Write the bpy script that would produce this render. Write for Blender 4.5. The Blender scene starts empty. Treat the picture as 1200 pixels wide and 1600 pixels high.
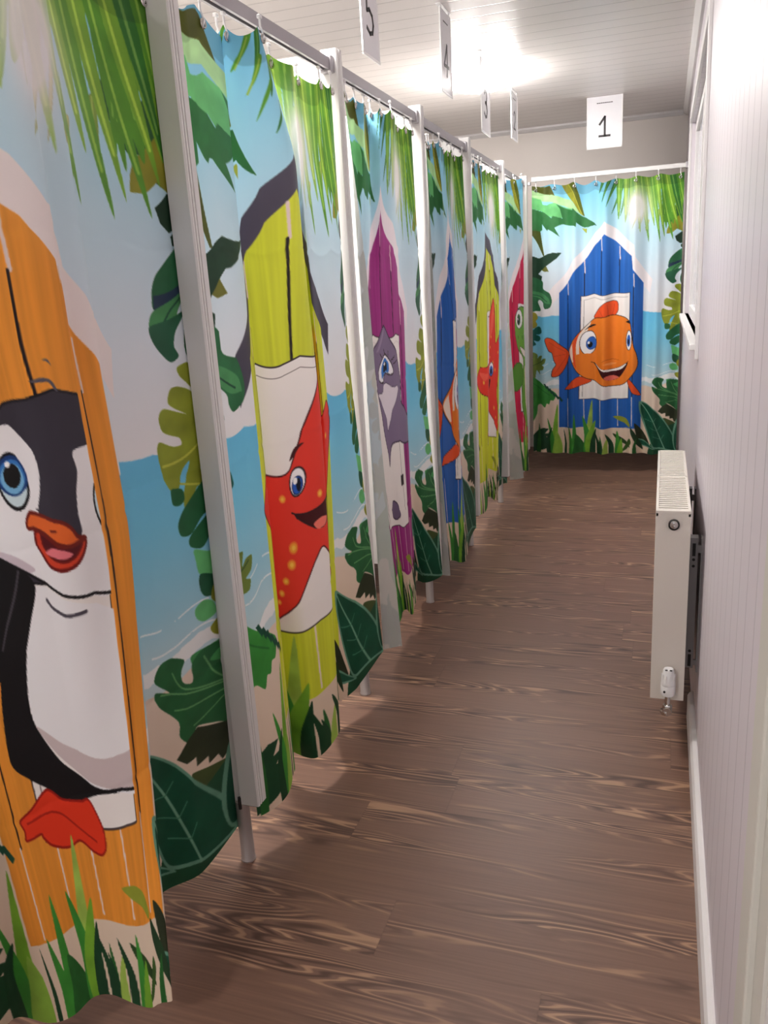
import bpy, bmesh, math, random
import numpy as np
from mathutils import Vector, Matrix
PI = math.pi
S = bpy.context.scene
COLL = S.collection

# ------------------------------------------------------------------ camera, light level
cam_d = bpy.data.cameras.new('camera'); cam = bpy.data.objects.new('camera', cam_d); COLL.objects.link(cam)
cam_d.sensor_fit = 'VERTICAL'; cam_d.sensor_height = 36.0; cam_d.lens = 36.0 * 1275.5 / 1600.0
cam_d.clip_start = 0.02
_r = Vector((0.94774375, 0.3137266, -0.0579431)); _u = Vector((-0.03065937, 0.27034505, 0.9622752)); _f = Vector((-0.31755596, 0.91021381, -0.2658365))
m = Matrix((_r, _u, -_f)).transposed().to_4x4(); m.translation = Vector((0, 0, 1.27)); cam.matrix_world = m
S.camera = cam
W = bpy.data.worlds.new('world'); S.world = W; W.use_nodes = True
W.node_tree.nodes['Background'].inputs[0].default_value = (0.93, 0.95, 1.0, 1)
WORLD = 0.5
W.node_tree.nodes['Background'].inputs[1].default_value = WORLD
LAMP = 52.0
S.view_settings.view_transform = 'Standard'; S.view_settings.look = 'None'
S.view_settings.gamma = 1.0; S.view_settings.exposure = 1.0; S.view_settings.use_curve_mapping = False

# ------------------------------------------------------------------ helpers
def srgb(r, g, b):
    f = lambda c: (c / 255 / 12.92) if c / 255 <= .04045 else ((c / 255 + .055) / 1.055) ** 2.4
    return (f(r), f(g), f(b), 1)
def mat(name, col, rough=.5, metal=0, spec=.5, emit=0, bump=0, bscale=200, trans=0):
    M = bpy.data.materials.new(name); M.use_nodes = True; n = M.node_tree.nodes; l = M.node_tree.links; b = n['Principled BSDF']
    b.inputs['Base Color'].default_value = col; b.inputs['Roughness'].default_value = rough; b.inputs['Metallic'].default_value = metal
    b.inputs['Specular IOR Level'].default_value = spec
    if emit: b.inputs['Emission Color'].default_value = (1, .97, .93, 1); b.inputs['Emission Strength'].default_value = emit
    if trans: b.inputs['Transmission Weight'].default_value = trans
    tc = n.new('ShaderNodeTexCoord'); nz = n.new('ShaderNodeTexNoise'); nz.inputs['Scale'].default_value = bscale if bump else 6
    l.new(tc.outputs['Object'], nz.inputs['Vector'])
    if bump:
        bp = n.new('ShaderNodeBump'); bp.inputs['Strength'].default_value = bump; bp.inputs['Distance'].default_value = .001
        l.new(nz.outputs['Fac'], bp.inputs['Height']); l.new(bp.outputs[0], b.inputs['Normal'])
    else:   # faint unevenness of gloss
        mr = n.new('ShaderNodeMapRange'); mr.inputs['To Min'].default_value = max(0, rough - .04); mr.inputs['To Max'].default_value = min(1, rough + .04)
        l.new(nz.outputs['Fac'], mr.inputs['Value']); l.new(mr.outputs[0], b.inputs['Roughness'])
    return M
def obj(name, bm, m, parent=None, loc=None, smooth=False):
    me = bpy.data.meshes.new(name); bm.normal_update(); bm.to_mesh(me); bm.free()
    o = bpy.data.objects.new(name, me); COLL.objects.link(o)
    if m: me.materials.append(m)
    if parent: o.parent = parent
    if loc: o.location = loc
    if smooth:
        me.polygons.foreach_set('use_smooth', [True] * len(me.polygons))
        try: me.set_sharp_from_angle(angle=math.radians(38))
        except Exception: pass
    return o
def empty(name, loc):
    o = bpy.data.objects.new(name, None); o.location = loc; o.empty_display_size = .1; COLL.objects.link(o); return o
def tag(o, label, cat, group=None):
    o['label'] = label; o['category'] = cat
    if group: o['group'] = group
    return o
def struct(o):
    o['kind'] = 'structure'; return o
def box(bm, a, b, bev=0):
    a, b = Vector(a), Vector(b); c = (a + b) / 2; d = b - a
    r = bmesh.ops.create_cube(bm, size=1, matrix=Matrix.Translation(c) @ Matrix.Diagonal((abs(d.x), abs(d.y), abs(d.z), 1)))
    if bev:
        es = list({e for v in r['verts'] for e in v.link_edges})
        bmesh.ops.bevel(bm, geom=es, offset=bev, segments=2, affect='EDGES', profile=.5)
    return bm
def B(a, b, bev=0): return box(bmesh.new(), a, b, bev)
def lathe(bm, prof, axis='z', org=(0, 0, 0), n=24):
    rings = []
    for r, h in prof:
        ring = []
        for k in range(n):
            t = 2 * PI * k / n; p = (r * math.cos(t), r * math.sin(t), h)
            if axis == 'y': p = (p[0], p[2], p[1])
            if axis == 'x': p = (p[2], p[0], p[1])
            ring.append(bm.verts.new(Vector(p) + Vector(org)))
        rings.append(ring)
    for a, b in zip(rings, rings[1:]):
        for k in range(n): bm.faces.new((a[k], a[(k + 1) % n], b[(k + 1) % n], b[k]))
    bm.faces.new(rings[0][::-1]); bm.faces.new(rings[-1])
    bmesh.ops.recalc_face_normals(bm, faces=bm.faces[:])
    return bm
def tube(bm, pts, r, n=8, closed=False):
    pts = [Vector(p) for p in pts]; rings = []; N = len(pts); ref = None
    for i, p in enumerate(pts):
        a = pts[i - 1] if (i or closed) else p; b = pts[(i + 1) % N] if (i < N - 1 or closed) else p
        t = (b - a).normalized()
        if ref is None: ref = t.orthogonal()
        s = (ref - t * ref.dot(t)).normalized(); ref = s; q = t.cross(s)
        rings.append([bm.verts.new(p + r * (math.cos(2 * PI * k / n) * s + math.sin(2 * PI * k / n) * q)) for k in range(n)])
    for i in range(N if closed else N - 1):
        a, b = rings[i], rings[(i + 1) % N]
        for k in range(n): bm.faces.new((a[k], a[(k + 1) % n], b[(k + 1) % n], b[k]))
    if not closed: bm.faces.new(rings[0][::-1]); bm.faces.new(rings[-1])
    return bm
def prism(bm, poly, ax, h0, h1):     # polygon of 2-D points pushed along axis ax
    def P(p, h): return {'x': (h, p[0], p[1]), 'y': (p[0], h, p[1]), 'z': (p[0], p[1], h)}[ax]
    a = [bm.verts.new(P(p, h0)) for p in poly]; b = [bm.verts.new(P(p, h1)) for p in poly]; n = len(poly)
    bm.faces.new(a); bm.faces.new(b[::-1])
    for k in range(n): bm.faces.new((a[k], b[k], b[(k + 1) % n], a[(k + 1) % n]))
    bmesh.ops.recalc_face_normals(bm, faces=bm.faces[:])
    return bm

# ------------------------------------------------------------------ materials
def cladding(name, col, axis, pitch, rough=.42, dark=.62):     # narrow grooved plastic boards
    M = mat(name, col, rough); n = M.node_tree.nodes; l = M.node_tree.links; b = n['Principled BSDF']
    g = n.new('ShaderNodeNewGeometry'); s = n.new('ShaderNodeSeparateXYZ'); l.new(g.outputs['Position'], s.inputs[0])
    d = n.new('ShaderNodeMath'); d.operation = 'DIVIDE'; d.inputs[1].default_value = pitch; l.new(s.outputs[axis], d.inputs[0])
    fr = n.new('ShaderNodeMath'); fr.operation = 'FRACT'; l.new(d.outputs[0], fr.inputs[0])
    ab = n.new('ShaderNodeMath'); ab.operation = 'SUBTRACT'; ab.inputs[1].default_value = .5; l.new(fr.outputs[0], ab.inputs[0])
    ab2 = n.new('ShaderNodeMath'); ab2.operation = 'ABSOLUTE'; l.new(ab.outputs[0], ab2.inputs[0])
    mr = n.new('ShaderNodeMapRange'); mr.inputs['From Min'].default_value = .455; mr.inputs['From Max'].default_value = .485
    mr.inputs['To Min'].default_value = 1; mr.inputs['To Max'].default_value = 0; l.new(ab2.outputs[0], mr.inputs['Value'])
    bp = n.new('ShaderNodeBump'); bp.inputs['Strength'].default_value = .5; bp.inputs['Distance'].default_value = .004; l.new(mr.outputs[0], bp.inputs['Height']); l.new(bp.outputs[0], b.inputs['Normal'])
    mx = n.new('ShaderNodeMix'); mx.data_type = 'RGBA'; mx.inputs[6].default_value = (col[0] * dark, col[1] * dark, col[2] * dark, 1); mx.inputs[7].default_value = col
    l.new(mr.outputs[0], mx.inputs[0]); l.new(mx.outputs[2], b.inputs['Base Color'])
    return M
WHITE = mat('white_profile', srgb(226, 224, 222), .35)
BOARD = mat('white_board', srgb(228, 226, 224), .4)
ALU = mat('anodised_aluminium', srgb(176, 172, 176), .42, .55)
FOOT = mat('grey_metal_foot', srgb(176, 168, 164), .4, .5)
RAD = mat('radiator_enamel', srgb(222, 214, 205), .3)
CHROME = mat('chrome', (.62, .6, .58, 1), .12, 1)
STEEL = mat('galvanised_bracket', srgb(150, 148, 148), .45, .6)
BLACK = mat('black_rubber', srgb(26, 24, 24), .5)
PAPER = mat('laminated_paper', srgb(236, 234, 238), .22)
INK = mat('dark_ink', srgb(44, 38, 42), .4)
PLAST = mat('clear_white_plastic', srgb(234, 232, 232), .3)
OPAL = mat('lit_opal_diffuser', (1, 1, 1, 1), .5, emit=LAMP)
GLASS = mat('window_pane', srgb(196, 196, 202), .12)
TRIMM = mat('painted_trim', srgb(226, 222, 222), .4)
WALLR = cladding('grooved_wall_boards', srgb(212, 204, 211), 'Y', .1, dark=.74)
WALLE = mat('end_wall_paint', srgb(238, 230, 224), .55, bump=.1, bscale=60)
CEIL = cladding('grooved_ceiling_boards', srgb(240, 234, 231), 'Y', .113, .38, dark=.76)

def floor_material():
    M = bpy.data.materials.new('wood_plank_vinyl'); M.use_nodes = True; n = M.node_tree.nodes; l = M.node_tree.links; b = n['Principled BSDF']
    def nd(t, **k):
        x = n.new('ShaderNode' + t)
        for a, v in k.items(): setattr(x, a, v)
        return x
    def mth(op, a, c=None):
        x = nd('Math', operation=op)
        for i, v in enumerate((a, c)):
            if v is None: continue
            if hasattr(v, 'is_output') or hasattr(v, 'links'): l.new(v, x.inputs[i])
            else: x.inputs[i].default_value = v
        return x.outputs[0]
    g = nd('NewGeometry'); s = nd('SeparateXYZ'); l.new(g.outputs['Position'], s.inputs[0]); X, Y = s.outputs[0], s.outputs[1]
    PW, PL = .158, 1.22
    yy = mth('DIVIDE', mth('ADD', Y, .042), PW); row = mth('FLOOR', yy); fy = mth('FRACT', yy)
    rn = nd('TexWhiteNoise', noise_dimensions='1D'); l.new(row, rn.inputs['W'])
    xx = mth('ADD', mth('DIVIDE', X, PL), mth('MULTIPLY', rn.outputs['Value'], 3.7)); cell = mth('FLOOR', xx); fx = mth('FRACT', xx)
    cv = nd('CombineXYZ'); l.new(row, cv.inputs[0]); l.new(cell, cv.inputs[1])
    pn = nd('TexWhiteNoise', noise_dimensions='2D'); l.new(cv.outputs[0], pn.inputs['Vector'])
    rnd = pn.outputs['Value']
    # grain space, shifted per plank
    gv = nd('CombineXYZ'); l.new(mth('ADD', mth('MULTIPLY', X, 1.0), mth('MULTIPLY', rnd, 37.0)), gv.inputs[0]); l.new(mth('MULTIPLY', Y, 11.0), gv.inputs[1]); l.new(mth('MULTIPLY', rnd, 11.0), gv.inputs[2])
    n1 = nd('TexNoise'); n1.inputs['Scale'].default_value = 1.25; n1.inputs['Detail'].default_value = 2.2; n1.inputs['Roughness'].default_value = .45; n1.inputs['Distortion'].default_value = .25; l.new(gv.outputs[0], n1.inputs['Vector'])
    ring = mth('SINE', mth('MULTIPLY', n1.outputs['Fac'], 105.0))
    gv2 = nd('CombineXYZ'); l.new(mth('MULTIPLY', X, 2.2), gv2.inputs[0]); l.new(mth('MULTIPLY', Y, 120.0), gv2.inputs[1]); l.new(mth('MULTIPLY', rnd, 5.0), gv2.inputs[2])
    n2 = nd('TexNoise'); n2.inputs['Scale'].default_value = 1.6; n2.inputs['Detail'].default_value = 3; l.new(gv2.outputs[0], n2.inputs['Vector'])
    gv3 = nd('CombineXYZ'); l.new(mth('ADD', mth('MULTIPLY', X, .9), mth('MULTIPLY', rnd, 19.0)), gv3.inputs[0]); l.new(mth('MULTIPLY', Y, 9.0), gv3.inputs[1])
    n3 = nd('TexNoise'); n3.inputs['Scale'].default_value = 1.3; n3.inputs['Detail'].default_value = 1; l.new(gv3.outputs[0], n3.inputs['Vector'])
    strip = nd('MapRange'); strip.inputs['From Min'].default_value = .46; strip.inputs['From Max'].default_value = .60; l.new(n3.outputs['Fac'], strip.inputs['Value'])
    dk = nd('MapRange'); dk.inputs['From Min'].default_value = .1; dk.inputs['From Max'].default_value = .95; l.new(ring, dk.inputs['Value'])
    lt = nd('MapRange'); lt.inputs['From Min'].default_value = -.6; lt.inputs['From Max'].default_value = -.98; l.new(ring, lt.inputs['Value'])
    def mix(f, a, c):
        x = nd('Mix', data_type='RGBA')
        if hasattr(f, 'links'): l.new(f, x.inputs[0])
        else: x.inputs[0].default_value = f
        for i, v in ((6, a), (7, c)):
            if hasattr(v, 'links'): l.new(v, x.inputs[i])
            else: x.inputs[i].default_value = v
        return x.outputs[2]
    base = mix(n2.outputs['Fac'], srgb(104, 77, 64), srgb(138, 105, 89))
    base = mix(mth('MULTIPLY', rnd, .3), base, srgb(96, 69, 57))
    c = mix(mth('MULTIPLY', mth('MULTIPLY', dk.outputs[0], strip.outputs[0]), .72), base, srgb(64, 44, 37))
    c = mix(mth('MULTIPLY', mth('MULTIPLY', lt.outputs[0], strip.outputs[0]), .7), c, srgb(184, 146, 116))
    e1 = mth('LESS_THAN', mth('ABSOLUTE', mth('SUBTRACT', fy, .5)), .493); e2 = mth('LESS_THAN', mth('ABSOLUTE', mth('SUBTRACT', fx, .5)), .4985)
    seam = mth('SUBTRACT', 1.0, mth('MULTIPLY', e1, e2))
    c = mix(mth('MULTIPLY', seam, .16), c, srgb(70, 48, 40))
    l.new(c, b.inputs['Base Color']); b.inputs['Roughness'].default_value = .42; b.inputs['Specular IOR Level'].default_value = .4
    bp = nd('Bump'); bp.inputs['Strength'].default_value = .12; bp.inputs['Distance'].default_value = .001; l.new(n2.outputs['Fac'], bp.inputs['Height']); l.new(bp.outputs[0], b.inputs['Normal'])
    return M
FLOOR = floor_material()

# ------------------------------------------------------------------ the room
XL, XR, YB, YE, ZC = -2.05, .115, -2.6, 6.30, 2.285
struct(obj('floor', B((XL - .1, YB, -.08), (XR + .1, YE + .1, 0)), FLOOR))
struct(obj('ceiling', B((XL - .1, YB, ZC), (XR + .1, YE + .1, ZC + .08)), CEIL))
struct(obj('wall_left', B((XL - .1, YB, 0), (XL, YE + .1, ZC)), WALLE))
struct(obj('wall_end', B((XL, YE, 0), (XR, YE + .1, ZC)), WALLE))
WY0, WY1, WZ0, WZ1 = 3.05, 5.15, 1.02, 2.03
wr = bmesh.new()
for a, b in (((XR, YB, 0), (XR + .1, WY0, ZC)), ((XR, WY1, 0), (XR + .1, YE + .1, ZC)), ((XR, WY0, 0), (XR + .1, WY1, WZ0)), ((XR, WY0, WZ1), (XR + .1, WY1, ZC))): box(wr, a, b)
struct(obj('wall_right', wr, WALLR))
# cornices and skirting
def cornice(x, y0, y1): return prism(bmesh.new(), [(x, ZC), (x - .034, ZC), (x - .034, ZC - .012), (x - .012, ZC - .034), (x, ZC - .034)], 'y', y0, y1)
struct(obj('trim_1', cornice(XR, YB, YE), TRIMM))
struct(obj('trim_2', prism(bmesh.new(), [(YE, ZC), (YE - .03, ZC), (YE - .03, ZC - .012), (YE - .012, ZC - .03), (YE, ZC - .03)], 'x', XL, XR - .034), TRIMM))
sk = prism(bmesh.new(), [(XR, 0), (XR - .016, 0), (XR - .016, .072), (XR - .011, .082), (XR - .004, .086), (XR, .086)], 'y', .84, 2.30)
struct(obj('baseboard_right', sk, TRIMM))
w1 = struct(empty('window_1', (XR, WY0, WZ0)))
fr = bmesh.new()
for a, b in (((-.012, -.06, -.05), (.0, 0, 1.06)), ((-.012, 2.1, -.05), (0, 2.16, 1.06)), ((-.012, 0, 1.01), (0, 2.1, 1.06)),
             ((.02, 0, 0), (.06, .05, 1.01)), ((.02, 2.05, 0), (.06, 2.1, 1.01)), ((.02, .05, 0), (.06, 2.05, .05)), ((.02, .05, .96), (.06, 2.05, 1.01)), ((.02, 1.02, .05), (.06, 1.08, .96))): box(fr, a, b, .002)
struct(obj('window_frame', fr, TRIMM, w1))
struct(obj('pane', B((.035, .05, .05), (.042, 2.05, .96)), GLASS, w1))
struct(obj('window_sill', B((-.03, -.03, -.022), (.02, 2.13, 0), .003), TRIMM, w1))
d1 = struct(empty('door_1', (XR, .4, 0)))
struct(obj('door_frame', box(B((-.014, .36, 0), (0, .43, 2.05), .003), (-.006, .30, 0), (0, .36, 2.05)), mat('grey_white_door_frame', srgb(206, 204, 196), .4), d1))
struct(obj('door_panel', B((-.002, -.5, .01), (.03, .30, 2.0)), TRIMM, d1))

# ------------------------------------------------------------------ partitions between the cubicles
POSTY = (1.405, 2.222, 3.025, 3.795, 4.621, 5.415); PT, PZ = 1.876, .158
PNAME = ('penguin and starfish', 'starfish and dolphin', 'dolphin and blue fish', 'blue fish and far yellow starfish', 'far yellow starfish and turtle', 'turtle and end wall')
def end_profile():
    # grooved aluminium edge profile, drawn as its plan outline
    pl = [(-.045, 0), (-.003, 0), (0, .003), (0, .007), (-.003, .0075), (-.003, .0105), (0, .011), (0, .016), (-.003, .0165), (-.003, .0195), (0, .020), (0, .036), (-.003, .039), (-.045, .039)]
    return prism(bmesh.new(), pl, 'z', PZ, PT)
def partition_parts(root):
    obj('panel', B((-1.19, .009, PZ), (-.040, .030, PT - .004)), BOARD, root)
    obj('edge_profile', end_profile(), WHITE, root)
    obj('end_cap', B((-.043, .004, PZ - .004), (-.005, .035, PZ + .001)), BLACK, root)
    for x in (-.052, -1.08):
        f = obj('foot', lathe(bmesh.new(), [(.017, 0), (.0175, .004), (.016, .006), (.0155, PZ)], 'z', (x, .016, 0), 20), FOOT, root, smooth=True)
        obj('screw', lathe(bmesh.new(), [(.004, 0), (.004, .03)], 'z', (x + .004, .0, PZ - .012), 8), BLACK, f)
proto = empty('cubicle_partition', (-.83, POSTY[0], 0)); partition_parts(proto)
def copy_tree(o, parent=None):
    c = o.copy(); COLL.objects.link(c); c.parent = parent
    for ch in list(o.children): copy_tree(ch, c)
    return c
for i, y in enumerate(POSTY):
    o = proto if i == 0 else copy_tree(proto)
    o.location = (-.83, y, 0)
    tag(o, 'white cubicle partition with grooved edge post standing between the %s curtains' % PNAME[i] if i < 5 else 'farthest white cubicle partition, behind the turtle curtain at the end cubicle', 'partition', 'white partitions between the changing cubicles')

# ------------------------------------------------------------------ rails
RX, RZ0, RZ1 = -.856, 1.822, 1.850
RLAB = ('nearest curtain rail over the penguin curtain', 'grey curtain rail over the near yellow starfish curtain', 'grey curtain rail over the purple dolphin curtain', 'grey curtain rail over the blue fish curtain in the side row',
        'grey curtain rail over the far yellow starfish curtain', 'grey curtain rail over the red turtle curtain')
YS = (.45,) + POSTY
def rail_mesh(L):
    # C-section track with a slot below
    pl = [(-.012, RZ0), (-.005, RZ0), (-.005, RZ0 + .004), (-.008, RZ0 + .004), (-.008, RZ1 - .004), (.008, RZ1 - .004), (.008, RZ0 + .004), (.005, RZ0 + .004), (.005, RZ0), (.012, RZ0), (.012, RZ1), (-.012, RZ1)]
    return prism(bmesh.new(), pl, 'y', 0, L)
for i in range(6):
    y0 = YS[i] + (.039 if i else 0); L = YS[i + 1] - y0
    o = empty('curtain_rail', (RX, y0, 0)); obj('track', rail_mesh(L), ALU, o)
    for yy in ((0, .022), (L - .022, L)):
        obj('end_bracket', B((-.016, yy[0], RZ0 - .006), (.018, yy[1], RZ1 + .006), .002), ALU, o)
    tag(o, RLAB[i], 'curtain rail', 'grey curtain rails along the cubicles')
EY = 5.468
o = empty('curtain_rail', (0, EY, 0))
obj('track', prism(bmesh.new(), [(-.012, 1.842), (.012, 1.842), (.012, 1.866), (-.012, 1.866)], 'x', -.805, XR), WHITE, o)
obj('end_bracket', B((XR - .02, -.02, 1.836), (XR, .02, 1.872), .003), ALU, o); obj('end_bracket', B((-.832, -.018, 1.822), (-.812, .018, 1.842), .003), ALU, o)
tag(o, 'white curtain rail across the corridor end above the blue fish curtain', 'curtain rail')

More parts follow.
